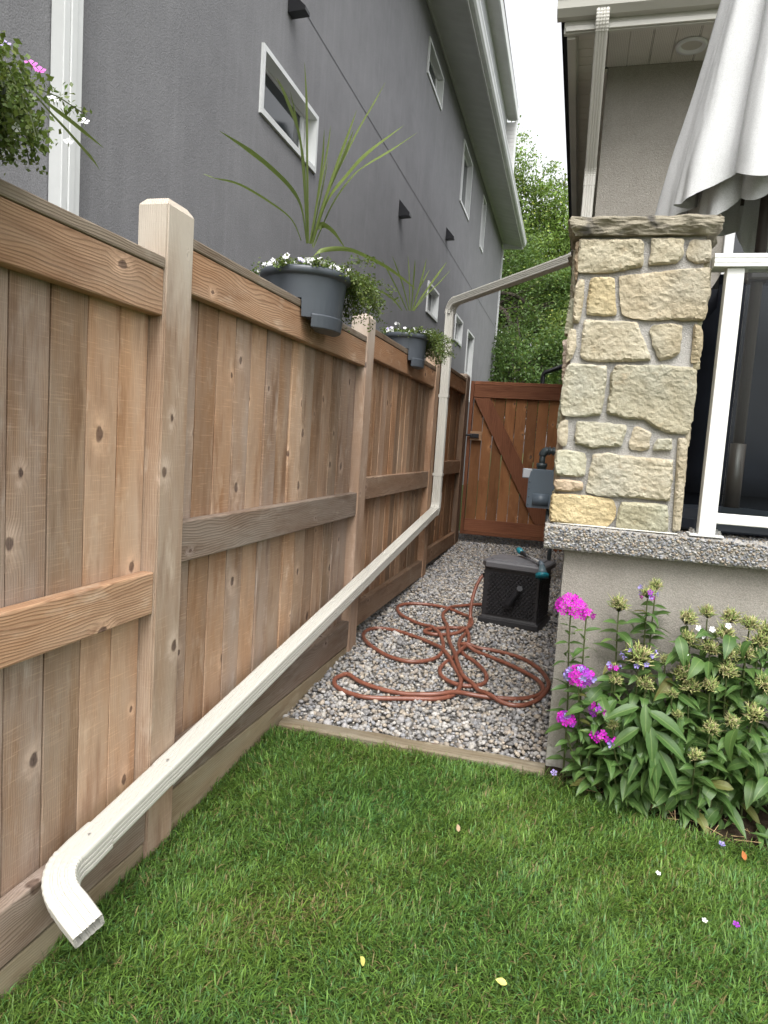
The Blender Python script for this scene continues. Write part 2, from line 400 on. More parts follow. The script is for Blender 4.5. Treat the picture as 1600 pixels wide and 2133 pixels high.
HOSE= [[-0.728,6.451],[-0.741,6.175],[-0.716,5.74],[-0.675,5.287],[-0.634,4.9],[-0.625,4.657],[-0.638,4.506],[-0.622,4.357],[-0.566,4.218],[-0.483,4.117],[-0.412,3.987],[-0.385,3.878],[-0.399,3.792],[-0.458,3.739],[-0.541,3.741],[-0.621,3.808],[-0.66,3.912],[-0.652,4.027],[-0.616,4.171],[-0.579,4.357],[-0.589,4.548],[-0.644,4.7],[-0.713,4.726],[-0.795,4.68],[-0.879,4.615],[-0.887,4.551],[-0.804,4.53],[-0.691,4.598],[-0.624,4.696],[-0.611,4.818],[-0.647,4.966],[-0.735,5.089],[-0.865,5.185],[-1.015,5.212],[-1.151,5.169],[-1.203,5.056],[-1.151,4.893],[-1.024,4.757],[-0.899,4.677],[-0.807,4.575],[-0.736,4.403],[-0.704,4.21],[-0.729,4.071],[-0.827,3.978],[-0.956,3.989],[-1.096,4.092],[-1.219,4.246],[-1.257,4.383],[-1.218,4.487],[-1.091,4.501],[-0.948,4.44],[-0.803,4.345],[-0.69,4.199],[-0.59,3.99],[-0.527,3.833],[-0.505,3.679],[-0.534,3.564],[-0.605,3.497],[-0.733,3.449],[-0.914,3.385],[-1.034,3.396],[-1.129,3.454],[-1.169,3.539],[-1.156,3.602],[-1.125,3.639],[-1.031,3.564],[-0.889,3.508],[-0.745,3.5],[-0.602,3.529],[-0.469,3.614],[-0.323,3.63],[-0.182,3.671],[-0.091,3.765],[-0.076,3.879],[-0.126,4.002],[-0.276,4.15],[-0.447,4.27],[-0.549,4.33],[-0.607,4.356],[-0.542,4.362],[-0.414,4.374],[-0.235,4.309],[-0.114,4.161],[-0.049,3.961],[-0.062,3.764],[-0.122,3.638],[-0.193,3.579],[-0.29,3.594],[-0.388,3.669],[-0.464,3.773],[-0.525,3.863],[-0.585,4.056],[-0.648,4.272],[-0.712,4.473],[-0.772,4.744],[-0.841,4.949],[-0.848,5.097],[-0.786,5.266],[-0.619,5.402]]
HEADS= [["m",0.026,2.86,0.795,0.062],["m",0.086,2.84,0.78,0.03],["p",0.081,2.82,0.532,0.055],["p",0.047,2.82,0.353,0.035],["p",0.157,2.78,0.422,0.032],["p",0.175,2.74,0.335,0.028],["p",0.227,2.73,0.327,0.02],["q",0.31,2.9,0.88,0.04],["q",0.206,2.85,0.581,0.025],["s",0.21,2.93,0.815,0.055],["s",0.34,2.93,0.909,0.04],["b",0.297,2.85,0.633,0.08],["s",0.326,2.8,0.546,0.045],["s",0.218,2.85,0.532,0.04],["s",0.464,2.912,0.797,0.05],["s",0.536,2.922,0.827,0.045],["s",0.616,2.914,0.821,0.05],["s",0.682,2.902,0.806,0.05],["s",0.739,2.892,0.792,0.05],["s",0.476,2.876,0.722,0.05],["s",0.597,2.886,0.761,0.05],["s",0.548,2.862,0.704,0.05],["s",0.617,2.85,0.688,0.045],["s",0.716,2.872,0.748,0.06],["s",0.458,2.82,0.603,0.06],["s",0.48,2.798,0.563,0.05],["s",0.55,2.798,0.574,0.045],["s",0.607,2.824,0.634,0.05],["s",0.671,2.854,0.705,0.045],["s",0.73,2.802,0.609,0.05],["s",0.419,2.786,0.529,0.03],["s",0.694,2.752,0.508,0.055],["s",0.553,2.728,0.438,0.045],["s",0.624,2.739,0.472,0.04],["s",0.506,2.682,0.345,0.04],["s",0.218,2.734,0.392,0.03],["s",0.392,2.844,0.643,0.03],["s",0.441,2.752,0.465,0.028]]
BLADES1= [[[-1.299,3.145,2.298],[-1.319,3.136,2.573],[-1.337,3.129,2.874],[-1.353,3.122,3.09]],[[-1.304,3.143,2.297],[-1.343,3.153,2.58],[-1.384,3.163,2.795],[-1.461,3.158,2.968],[-1.507,3.166,3.054]],[[-1.302,3.143,2.297],[-1.314,3.084,2.615],[-1.331,3.023,2.768],[-1.346,2.963,2.895]],[[-1.306,3.142,2.297],[-1.344,3.148,2.455],[-1.403,3.144,2.548],[-1.51,3.122,2.642],[-1.627,3.094,2.722],[-1.738,3.07,2.788]],[[-1.329,3.132,2.307],[-1.362,3.086,2.386],[-1.439,3.021,2.44],[-1.552,2.942,2.493],[-1.637,2.874,2.5],[-1.671,2.827,2.504]],[[-1.293,3.147,2.298],[-1.248,3.093,2.465],[-1.21,3.037,2.622],[-1.182,2.977,2.732]],[[-1.29,3.148,2.298],[-1.281,3.188,2.529],[-1.268,3.23,2.73],[-1.266,3.267,2.873]],[[-1.288,3.149,2.299],[-1.286,3.222,2.509],[-1.293,3.291,2.66],[-1.306,3.358,2.76]],[[-1.286,3.15,2.299],[-1.226,3.121,2.474],[-1.15,3.098,2.673],[-1.073,3.076,2.848]],[[-1.284,3.151,2.299],[-1.243,3.195,2.53],[-1.147,3.262,2.813],[-1.075,3.319,2.995],[-1.037,3.362,3.1]],[[-1.287,3.15,2.299],[-1.227,3.139,2.498],[-1.15,3.135,2.676],[-1.099,3.12,2.783]],[[-1.281,3.152,2.287],[-1.214,3.126,2.475],[-1.117,3.112,2.588],[-1.021,3.098,2.674],[-0.864,3.109,2.785]],[[-1.277,3.154,2.281],[-1.215,3.201,2.488],[-1.146,3.252,2.628],[-1.084,3.299,2.706],[-0.973,3.367,2.804],[-0.882,3.427,2.891]],[[-1.282,3.152,2.306],[-1.273,3.156,2.363],[-1.238,3.17,2.384],[-1.189,3.19,2.353],[-1.132,3.214,2.284]],[[-1.221,3.177,2.278],[-1.123,3.207,2.285],[-1.034,3.233,2.257],[-0.939,3.262,2.214],[-0.841,3.292,2.152],[-0.8,3.298,2.122]]]
BLADES2= [[[-1.293,5.124,2.376],[-1.37,5.156,2.579],[-1.469,5.183,2.794]],[[-1.308,5.12,2.375],[-1.394,5.047,2.544],[-1.487,4.971,2.712]],[[-1.288,5.126,2.376],[-1.326,5.193,2.609],[-1.365,5.261,2.814]],[[-1.278,5.128,2.377],[-1.259,5.056,2.577],[-1.238,4.984,2.709]],[[-1.272,5.13,2.377],[-1.237,5.19,2.608],[-1.217,5.247,2.783]],[[-1.262,5.132,2.378],[-1.2,5.114,2.478],[-1.111,5.102,2.608],[-1.028,5.089,2.716]],[[-1.257,5.134,2.378],[-1.199,5.2,2.497],[-1.123,5.271,2.607],[-1.047,5.342,2.724]],[[-1.344,5.111,2.373],[-1.407,5.043,2.441],[-1.519,4.963,2.504]],[[-1.267,5.131,2.378],[-1.253,5.186,2.535],[-1.188,5.255,2.707]]]
BLADES0= [[[-1.247,1.363,2.135],[-1.2,1.376,2.095],[-1.158,1.383,2.067],[-1.118,1.386,2.039],[-1.074,1.396,2.009]],[[-1.237,1.374,2.117],[-1.203,1.379,2.082],[-1.164,1.391,2.043],[-1.13,1.397,2.009],[-1.101,1.397,1.982],[-1.079,1.391,1.96]]]
# ================================================================== GROUND
def soil_mat(name, a, b, sc=30, bump=0.6):
    s = NT(name); p = s.obco(); f = s.noise(p, sc, 5, 0.65); g = s.noise(p, 2.0, 3)
    c = s.mix(s.rng(f, 0.3, 0.7), a, b); c = s.mix(s.rng(g, 0.4, 0.7, 0, 0.5), c, tuple(v * 0.6 for v in a))
    return s.fin(c, 0.95, s.bump(f, bump, 0.02), spec=0.1)
EARTH = soil_mat('far_ground_green', (0.045, 0.075, 0.022), (0.075, 0.095, 0.035), 8)
THATCH = soil_mat('lawn_thatch', (0.050, 0.068, 0.020), (0.095, 0.088, 0.040), 60)
SOIL = soil_mat('bed_soil', (0.030, 0.021, 0.014), (0.060, 0.043, 0.029), 45)
GRIT = soil_mat('gravel_bed', (0.105, 0.095, 0.085), (0.20, 0.19, 0.175), 110)

def strip(name, x0, x1, ys, off, mat, nx=2):
    V = []; F = []
    for y in ys:
        for i in range(nx):
            V.append((x0 + (x1 - x0) * i / (nx - 1), y, G(y) + off))
    for j in range(len(ys) - 1):
        for i in range(nx - 1):
            F.append((j * nx + i, j * nx + i + 1, (j + 1) * nx + i + 1, (j + 1) * nx + i))
    return tag(obj(name, mk_mesh(name, V, F, mat)), kind='structure')
strip('ground', -400, 400, [-400, -60, -8, 0, 12, 60, 700], -0.05, EARTH)
strip('lawn', -1.36, 6.0, [-8, -2, 0, 1, 2, 3.0], -0.012, THATCH)
strip('gravel_path', -1.36, -0.02, [3.0, 5, 7, 9, 11, 14], -0.006, GRIT)

# flower bed, its front edge wavering
edge = [(-0.03, 2.96), (0.05, 2.93), (0.2, 2.87), (0.36, 2.80), (0.545, 2.725), (0.7, 2.70), (0.9, 2.72), (1.3, 2.66), (2.0, 2.7), (4.0, 2.68)]
def bed_y(x):
    for (a, b), (c, d) in zip(edge, edge[1:]):
        if a <= x <= c: return b + (d - b) * (x - a) / (c - a)
    return 3.0
V = []; F = []
xs = [-0.03 + 4.03 * (i / 60) ** 1.3 for i in range(61)]
for i, x in enumerate(xs):
    yb = bed_y(x)
    for k in range(5):
        y = yb + (3.03 - yb) * k / 4
        V.append((x, y, G(y) - 0.008 + 0.022 * math.sin(min(1, k / 2.5) * math.pi / 2) + 0.010 * mnoise.noise(Vector((x * 14, y * 14, 0)))))
for i in range(60):
    for k in range(4): F.append((i * 5 + k, (i + 1) * 5 + k, (i + 1) * 5 + k + 1, i * 5 + k + 1))
tag(obj('flower_bed', mk_mesh('flower_bed', V, F, SOIL)), kind='structure')

# ================================================================== FENCE
FX = -1.245                       # front of the posts
def plank(name, size, center, mat, parent, bevel, color, rot):
    key = ('p', tuple(round(v, 3) for v in size), mat.name)
    if key not in _beams:
        x, y, z = size[0] / 2, size[1] / 2, size[2] / 2; b = 0.0016
        # bevelled face, straight edge, and the tongue that closes the joint
        pr = [(-x, -y), (-x, y + 0.006), (-x + 0.006, y + 0.006), (-x + 0.006, y), (x - b, y), (x, y - b), (x, -y + b), (x - b, -y)]
        k = len(pr); V = [(p[0], p[1], s * z) for s in (-1, 1) for p in pr]
        F = [(i, i + k, (i + 1) % k + k, (i + 1) % k) for i in range(k)] + [tuple(range(k)), tuple(reversed(range(k, 2 * k)))]
        me = mk_mesh(name, V, F, mat); bm = bmesh.new(); bm.from_mesh(me); bmesh.ops.recalc_face_normals(bm, faces=bm.faces); bm.to_mesh(me); bm.free()
        _beams[key] = me
    return obj(name, _beams[key], parent, center, rot, color=color)
fence = empty('wooden_fence', (FX - 0.0525, 3.0, 0), 'long cedar board fence with rails and chunky posts along the left side', 'fence')
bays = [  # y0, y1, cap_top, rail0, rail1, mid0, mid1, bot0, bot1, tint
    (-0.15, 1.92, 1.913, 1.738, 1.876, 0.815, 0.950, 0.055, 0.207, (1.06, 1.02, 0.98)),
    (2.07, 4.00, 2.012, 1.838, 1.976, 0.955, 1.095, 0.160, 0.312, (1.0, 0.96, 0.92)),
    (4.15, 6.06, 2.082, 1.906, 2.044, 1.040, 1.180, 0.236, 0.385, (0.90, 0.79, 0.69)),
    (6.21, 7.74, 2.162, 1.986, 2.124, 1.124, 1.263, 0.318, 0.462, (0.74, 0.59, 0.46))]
def chamfer_post(y0, y1, top, z0, tint):
    w = (y1 - y0) / 2; h = (top - z0); c = 0.024
    V = []; 
    for (s, z) in ((1, -h / 2), (1, h / 2 - c), (0.70, h / 2)):
        for sx, sy in ((-1, -1), (1, -1), (1, 1), (-1, 1)): V.append((sx * 0.0525 * s, sy * w * s, z))
    F = [(3, 2, 1, 0), (8, 9, 10, 11)]
    for i in range(2):
        for k in range(4): F.append((i * 4 + k, i * 4 + (k + 1) % 4, i * 4 + 4 + (k + 1) % 4, i * 4 + 4 + k))
    me = mk_mesh('post', V, F, W_POST)
    bm = bmesh.new(); bm.from_mesh(me)
    es = [e for e in bm.edges if abs(e.verts[0].co.z - e.verts[1].co.z) > 0.5]
    bmesh.ops.bevel(bm, geom=es, offset=0.005, segments=2, affect='EDGES')
    bm.to_mesh(me); bm.free()
    obj('post', me, fence, (FX - 0.0525, (y0 + y1) / 2, (top + z0) / 2), color=tint)
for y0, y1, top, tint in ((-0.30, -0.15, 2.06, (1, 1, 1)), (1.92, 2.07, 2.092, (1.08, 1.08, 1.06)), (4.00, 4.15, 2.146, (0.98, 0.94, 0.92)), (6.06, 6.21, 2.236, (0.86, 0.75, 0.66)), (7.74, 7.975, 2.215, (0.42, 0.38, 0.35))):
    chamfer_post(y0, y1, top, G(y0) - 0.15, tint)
BX = FX - 0.053                    # face of the boards
for bi, (y0, y1, ct, r0, r1, m0, m1, b0, b1, tint) in enumerate(bays):
    yc, L = (y0 + y1) / 2, y1 - y0 - 0.004
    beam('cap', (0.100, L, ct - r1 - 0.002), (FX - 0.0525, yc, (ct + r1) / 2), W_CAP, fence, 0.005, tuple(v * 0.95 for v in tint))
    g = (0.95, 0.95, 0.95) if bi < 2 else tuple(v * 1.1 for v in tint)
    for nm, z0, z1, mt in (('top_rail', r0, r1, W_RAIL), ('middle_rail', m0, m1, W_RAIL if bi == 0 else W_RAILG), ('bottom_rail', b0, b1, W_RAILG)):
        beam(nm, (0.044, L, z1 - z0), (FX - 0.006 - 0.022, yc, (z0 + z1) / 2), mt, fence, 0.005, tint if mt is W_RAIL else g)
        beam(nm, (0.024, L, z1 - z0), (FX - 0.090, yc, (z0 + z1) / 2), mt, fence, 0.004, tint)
    if bi < 2:                     # kick board down to the grass
        beam('kick_board', (0.036, L, 0.19), (FX - 0.029, yc, b0 - 0.105), W_CAP, fence, 0.004, (1.05, 1.0, 0.82))
    n = int(round(L / 0.1375)); w = L / n
    hz = r1 - b0 - 0.01
    for k in range(n):
        ww = w - (0.0045 if bi == 0 else 0.0070) - random.random() * 0.003
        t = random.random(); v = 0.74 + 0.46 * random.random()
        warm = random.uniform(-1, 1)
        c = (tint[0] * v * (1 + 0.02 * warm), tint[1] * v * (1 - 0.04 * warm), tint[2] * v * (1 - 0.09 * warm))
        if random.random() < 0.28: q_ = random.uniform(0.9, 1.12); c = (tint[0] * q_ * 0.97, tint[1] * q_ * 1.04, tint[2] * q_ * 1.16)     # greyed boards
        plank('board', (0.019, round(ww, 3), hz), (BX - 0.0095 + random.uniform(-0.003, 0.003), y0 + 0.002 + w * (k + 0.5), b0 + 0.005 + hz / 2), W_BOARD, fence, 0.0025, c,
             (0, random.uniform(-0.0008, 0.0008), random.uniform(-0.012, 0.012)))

# timber edging between the lawn and the gravel
tb = MB(); n = 40
for i in range(n + 1):
    x = -1.235 + 1.215 * i / n; w = mnoise.noise(Vector((x * 5, 0, 0))) * 0.006; h = mnoise.noise(Vector((x * 7, 3, 0))) * 0.005
    y = 2.985 + w
    for dy, dz in ((-0.040, -0.1), (-0.040, 0.012), (-0.032, 0.022), (0.032, 0.024), (0.040, 0.014), (0.040, -0.1)):
        tb.v.append((x, y + dy, G(2.985) + dz + h))
for i in range(n):
    for k in range(5): tb.f.append((i * 6 + k, i * 6 + k + 1, (i + 1) * 6 + k + 1, (i + 1) * 6 + k))
tb.f.append((0, 1, 2, 3, 4, 5)); tb.f.append(tuple(n * 6 + k for k in (5, 4, 3, 2, 1, 0)))
tag(tb.build('timber_edging', W_TIMBER), 'weathered timber edging board between the lawn and the gravel', 'edging')

# ================================================================== GATE
gate = empty('garden_gate', (-0.75, 8.0, 0.42), 'red brown stained board gate with a diagonal brace closing the passage', 'gate')
GY = 8.0
gx0, gx1, gz0, gz1 = -1.236, -0.20, 0.425, 2.160
for x in (gx0 + 0.019, gx1 - 0.019):
    beam('stile', (0.038, 0.06, gz1 - gz0), (x, GY + 0.012, (gz0 + gz1) / 2), W_GATEF, gate, 0.003)
for z in (gz0 + 0.019, gz1 - 0.019):
    beam('frame_rail', (gx1 - gx0 - 0.078, 0.058, 0.038), ((gx0 + gx1) / 2, GY + 0.012, z), W_GATEH, gate, 0.003)
for z0, z1 in ((gz0 + 0.040, gz0 + 0.178), (gz1 - 0.180, gz1 - 0.040)):
    beam('rail', (gx1 - gx0 - 0.082, 0.030, z1 - z0), ((gx0 + gx1) / 2, GY + 0.000, (z0 + z1) / 2), W_GATEH, gate, 0.003)
nb = 8; bw = (gx1 - gx0 - 0.082) / nb
for k in range(nb):
    v = 0.85 + 0.3 * random.random()
    beam('board', (round(bw - 0.006, 3), 0.018, gz1 - gz0 - 0.084), (gx0 + 0.041 + bw * (k + 0.5), GY + 0.028, (gz0 + gz1) / 2), W_GATE, gate, 0.0025, (v, v, v))
# diagonal brace as a real mitred plank
a, b = (gx0 + 0.043, gz1 - 0.184), (gx1 - 0.043, gz0 + 0.182)
wv = 0.185
P = [(a[0], a[1]), (a[0] + wv, a[1]), (b[0], b[1] + 0.36), (b[0], b[1]), (b[0] - wv, b[1])]
P = [(a[0], a[1]), (a[0] + wv, a[1]), (b[0], b[1] + 0.06), (b[0], b[1]), (b[0] - wv + 0.02, b[1])]
br = MB()
mid = ((a[0] + b[0]) / 2, (a[1] + b[1]) / 2)
for y in (-0.014, 0.014): br.v += [(x - mid[0], y, z - mid[1]) for x, z in P]
n = len(P); br.f = [tuple(range(n)), tuple(reversed(range(n, 2 * n)))] + [(i, i + n, (i + 1) % n + n, (i + 1) % n) for i in range(n)]
o = obj('brace', br.mesh('brace', W_GATEF, bevel=0.003), gate, (mid[0], GY + 0.002, mid[1]))
pl = beam('latch_plate', (0.135, 0.014, 0.10), (-1.135, GY - 0.022, 1.548), wood('latch_wood', (0.42, 0.26, 0.15), (0.33, 0.19, 0.10), (0.36, 0.27, 0.2), 0), gate, 0.002)
MB().box(-1.20, -1.10, GY - 0.052, GY - 0.030, 1.525, 1.572).build('latch', BLACK, gate, bevel=0.004)
MB().tube([(-1.29, GY - 0.05, 1.552), (-1.18, GY - 0.05, 1.552)], 0.012, 10).build('latch_bar', BLACK, gate, smooth=False)
MB().box(-1.31, -1.262, GY - 0.10, GY - 0.02, 1.51, 1.59).build('latch_strike', BLACK, gate, bevel=0.004)
for z in (2.05, 0.65): MB().box(-0.235, -0.185, GY - 0.028, GY - 0.018, z - 0.04, z + 0.04).build('hinge', BLACK, gate, bevel=0.003)
gp = empty('gate_post', (-0.11, 8.02, 0.2), 'dark stained post between the gate and the house wall', 'post')
beam('shaft', (0.09, 0.09, 2.05), (-0.13, 8.03, 1.20), W_GATEF, gp, 0.004)

# ================================================================== NEIGHBOUR HOUSE
NH = empty('neighbour_house', (-2.4, 0, 0), 'tall charcoal stucco house with white trimmed windows behind the fence', 'house')
NH.rotation_euler = (0, 0, math.radians(1.03))
NM = wmat(NH)
TZ = 0.0137
def nobj(mb, name, mat, parent=None, **kw):           # built in the house's own frame
    me = mb.mesh(name, mat, kw.pop('smooth', False), kw.pop('bevel', 0))
    o = bpy.data.objects.new(name, me); COL.objects.link(o)
    o.matrix_basis = NM; attach(o, parent or NH); return o
Y0, Y1 = -4.0, 22.2
wins = [(4.965, 6.117, 3.775, 4.228), (7.28, 8.44, 6.70, 7.16), (10.36, 11.52, 6.742, 7.20), (13.89, 15.13, 6.16, 7.262), (17.12, 17.71, 6.195, 7.345), (11.45, 12.41, 3.59, 4.055), (14.43, 15.40, 3.60, 4.10), (16.25, 17.35, 2.55, 4.09)]
# wall as a grid of quads with real openings
ys = sorted({Y0, Y1, *[w[0] for w in wins], *[w[1] for w in wins]})
zs = sorted({-0.6, 7.95, *[w[2] for w in wins], *[w[3] for w in wins]})
wall = MB()
for ya, yb in zip(ys, ys[1:]):
    for za, zb in zip(zs, zs[1:]):
        cy, cz = (ya + yb) / 2, (za + zb) / 2
        if any(w[0] < cy < w[1] and w[2] < cz < w[3] for w in wins): continue
        wall.quad((0, ya, za), (0, yb, za), (0, yb, zb), (0, ya, zb))
wall.quad((0, Y1, -0.6), (-9, Y1, -0.6), (-9, Y1, 7.95), (0, Y1, 7.95))
wall.quad((0, Y0, 7.95), (-9, Y0, 7.95), (-9, Y0, -0.6), (0, Y0, -0.6))
wall.quad((-9, Y0, -0.6), (-9, Y0, 7.95), (-9, Y1, 7.95), (-9, Y1, -0.6))
nobj(wall, 'wall', GREY_STUCCO)
SEAM = paint('seam_dark', (0.055, 0.055, 0.06), 0.8)  # even dark tone for the thin joint line across the stucco
sm = MB()
sm.quad((0.003, 1.0, 4.83), (0.003, 22.0, 5.105), (0.003, 22.0, 5.118), (0.003, 1.0, 4.837)); nobj(sm, 'control_joint', SEAM)
gl = NT('neighbour_glass'); GLASSN = gl.fin((0.012, 0.017, 0.020), 0.06, spec=0.5)
for w in wins:
    y0, y1, z0, z1 = w
    fr = MB(); t = 0.026
    for (a, b, c, d) in ((y0 - 0.012, y1 + 0.012, z0 - 0.02, z0 + t), (y0 - 0.012, y1 + 0.012, z1 - t, z1 + 0.012), (y0 - 0.012, y0 + t, z0 + t, z1 - t), (y1 - t, y1 + 0.012, z0 + t, z1 - t)):
        fr.box(-0.110, 0.022, a, b, c, d)
    f = nobj(fr, 'window', WHITE)
    ins = MB(); q = t + 0.003; s2 = 0.024
    for (a, b, c, d) in ((y0 + q, y1 - q, z0 + q, z0 + q + s2), (y0 + q, y1 - q, z1 - q - s2, z1 - q), (y0 + q, y0 + q + s2, z0 + q + s2, z1 - q - s2), (y1 - q - s2, y1 - q, z0 + q + s2, z1 - q - s2)):
        ins.box(-0.105, -0.072, a, b, c, d)
    if z1 - z0 > 0.9 and y1 - y0 > 0.8: ins.box(-0.103, -0.068, (y0 + y1) / 2 - 0.025, (y0 + y1) / 2 + 0.025, z0 + q + s2, z1 - q - s2)
    elif y1 - y0 > 0.8: ins.box(-0.103, -0.068, y1 - 0.16, y1 - 0.10, z0 + q + s2, z1 - q - s2)
    if z1 - z0 > 1.3: ins.box(-0.103, -0.066, y0 + q + s2, y1 - q - s2, z0 + 0.62, z0 + 0.68)
    nobj(ins, 'sash', WHITE, f)
    nobj(MB().box(-0.095, -0.088, y0 + q, y1 - q, z0 + q, z1 - q), 'pane', GLASSN, f)
# eave with soffit, fascia and gutter
def ze(y, base): return base + TZ * (y - 10)
sf = MB(); n = 180; A, B = Y0, 22.3
for i in range(n + 1):
    y = A + (B - A) * i / n; d = -0.006 if i % 2 else 0.004
    sf.v += [(0.0, y, ze(y, 7.545) + d), (0.585, y, ze(y, 7.405) + d)]
for i in range(n): sf.f.append((2 * i, 2 * i + 2, 2 * i + 3, 2 * i + 1))
nobj(sf, 'soffit', SOFFITG)
fa = MB()
def rail_y(mb, prof, ya, yb):
    b = len(mb.v); k = len(prof)
    for y in (ya, yb): mb.v += [(x, y, z + TZ * (y - 10)) for x, z in prof]
    mb.f += [(b + i, b + (i + 1) % k, b + k + (i + 1) % k, b + k + i) for i in range(k)]
    mb.f += [tuple(b + i for i in reversed(range(k))), tuple(b + k + i for i in range(k))]
rail_y(fa, [(0.57, 7.385), (0.60, 7.385), (0.60, 7.58), (0.57, 7.58)], A, B); nobj(fa, 'fascia', SOFFITG)
gu = MB()
for ya, yb in ((A, 12.46), (12.475, B)):
    rail_y(gu, [(0.603, 7.43), (0.66, 7.43), (0.69, 7.46), (0.70, 7.52), (0.715, 7.55), (0.715, 7.575), (0.603, 7.575)], ya, yb)
nobj(gu, 'gutter', WHITE)
rt = MB(); rt.quad((0.66, A, ze(A, 7.60)), (0.66, B, ze(B, 7.60)), (0.05, B, ze(B, 7.78)), (0.05, A, ze(A, 7.78))); nobj(rt, 'lower_roof', ROOF)
tr = MB(); rail_y(tr, [(0.002, 7.50), (0.03, 7.49), (0.03, 7.54), (0.002, 7.55)], A, B); nobj(tr, 'frieze_trim', SOFFITG)
nobj(MB().box(0.002, 0.62, 22.28, 22.33, 7.53, 7.74), 'eave_return', WHITE)
# set-out upper storey
nobj(MB().box(-8, 0.20, -2, 19.05, 7.7, 10.05), 'upper_wall', PALE_STUCCO)
us = MB(); n = 150
for i in range(n + 1):
    y = -2 + 21.2 * i / n; d = -0.006 if i % 2 else 0.004
    us.v += [(0.20, y, 9.80 + TZ * (y - 10) + d), (0.46, y, 9.77 + TZ * (y - 10) + d)]
for i in range(n): us.f.append((2 * i, 2 * i + 2, 2 * i + 3, 2 * i + 1))
nobj(us, 'upper_soffit', SOFFITG)
uf = MB(); rail_y(uf, [(0.44, 9.75), (0.475, 9.75), (0.475, 9.98), (0.44, 9.98)], -2, 19.2); nobj(uf, 'upper_fascia', WHITE)
sd_ = MB()
for k in range(16): sd_.box(0.203, 0.43 - 0.004 * (k % 2), 19.0, 19.12, 8.2 + k * 0.10, 8.296 + k * 0.10)
nobj(sd_, 'end_siding', SOFFITG)
nobj(MB().box(0.43, 0.47, 19.0, 19.16, 8.2, 9.85), 'end_trim', WHITE)
nobj(MB().box(-8, 0.45, -2, 19.2, 10.06, 10.25), 'upper_roof', ROOF)
nobj(MB().box(-0.02, 0.045, 22.16, 22.23, -0.5, 7.5), 'corner_trim', WHITE)
# wall vents: wedge hoods
for y, z, s in ((5.43, 4.78, 0.16), (9.32, 4.49, 0.20), (12.79, 5.19, 0.19)):
    v = MB(); w = s * 0.62
    v.v = [(0.002, y - w / 2, z - s * .55), (0.002, y + w / 2, z - s * .55), (0.002, y + w / 2, z + s * .55), (0.002, y - w / 2, z + s * .55), (0.15, y - w / 2, z - s * .5), (0.15, y + w / 2, z - s * .5), (0.15, y + w / 2, z - s * .3), (0.15, y - w / 2, z - s * .3)]
    v.f = [(3, 2, 1, 0), (4, 5, 6, 7), (0, 1, 5, 4), (3, 7, 6, 2), (0, 4, 7, 3), (1, 2, 6, 5)]
    nobj(v, 'wall_vent', BLACK, bevel=0.003)
# white downspout on the near part of the wall
dsn = MB()
for p in range(3):
    dsn.box(0.004, 0.075 + (0.0 if p != 1 else 0.006), 2.80 + p * 0.043, 2.80 + p * 0.043 + 0.041, -0.4, 7.4)
nobj(dsn, 'corner_downspout', WHITE, bevel=0.003)

# ================================================================== OWN HOUSE
HS = empty('house', (0, 5.22, 0), 'taupe stucco house with cream gutter and soffit at the right', 'house')
HX, HY, HZ = -0.04, 5.22, 4.03
dx0, dx1, dz0, dz1 = 0.80, 3.2, 1.13, 3.05
wl = MB()
for x0, x1, z0, z1 in ((HX, dx0, -0.3, HZ), (dx0, dx1, dz1, HZ), (dx1, 7, -0.3, HZ), (dx0, dx1, -0.3, dz0)):
    wl.quad((x0, HY, z0), (x1, HY, z0), (x1, HY, z1), (x0, HY, z1))
wl.quad((HX, 17, -0.3), (HX, HY, -0.3), (HX, HY, HZ + 0.3), (HX, 17, HZ + 0.3))
wl.quad((7, HY, -0.3), (7, 17, -0.3), (7, 17, HZ), (7, HY, HZ))
wl.quad((7, 17, -0.3), (HX, 17, -0.3), (HX, 17, HZ), (7, 17, HZ))
wl.build('wall', TAN_STUCCO, HS)
# front soffit: vented panels with V grooves
def soffit_panel(x0, x1, ya, yb, z, mat, axis):
    m = MB(); g = 0.006
    prof = [(0, 0), (0.02, 0), (0.028, g * 1.6), (0.036, 0), (0.50, 0), (0.508, g), (0.516, 0), (1, 0)]
    for t, d in prof:
        if axis == 'x':
            x = x0 + (x1 - x0) * t; m.v += [(x, ya, z + d), (x, yb, z + d)]
        else:
            y = ya + (yb - ya) * t; m.v += [(x0, y, z + d), (x1, y, z + d)]
    for i in range(len(prof) - 1): m.f.append((2 * i, 2 * i + 1, 2 * i + 3, 2 * i + 2) if axis == 'x' else (2 * i, 2 * i + 1, 2 * i + 3, 2 * i + 2))
    return m.build('soffit_panel', mat, HS)
def vented(name, base):
    s = NT(name); p = s.obco(); sep = s.n('ShaderNodeSeparateXYZ'); s.put(sep.inputs[0], p)
    vo = s.n('ShaderNodeTexVoronoi', voronoi_dimensions='2D'); s.put(vo.inputs['Scale'], 95.0); s.put(vo.inputs['Randomness'], 0.15)
    s.put(vo.inputs['Vector'], s.vec(sep.outputs[0], sep.outputs[1]))
    hole = s.rng(vo.outputs['Distance'], 0.22, 0.16)
    c = s.mix(s.math('MULTIPLY', hole, 0.75), base, (0.05, 0.045, 0.04))
    return s.fin(c, 0.5, s.bump(hole, -0.4, 0.003), spec=0.3)
VENT = vented('vented_soffit', (0.58, 0.555, 0.495))
x = HX - 0.02
for k in range(14):
    soffit_panel(x, x + 0.272, 4.74, HY - 0.002, HZ, VENT if k % 3 < 2 else SOFFIT, 'x'); x += 0.274
soffit_panel(x, 7.3, 4.74, HY - 0.002, HZ, SOFFIT, 'x')
y = 4.76
while y < 16.5:
    soffit_panel(-0.245, HX - 0.022, y, y + 0.198, HZ - 0.004, SOFFIT, 'y'); y += 0.2
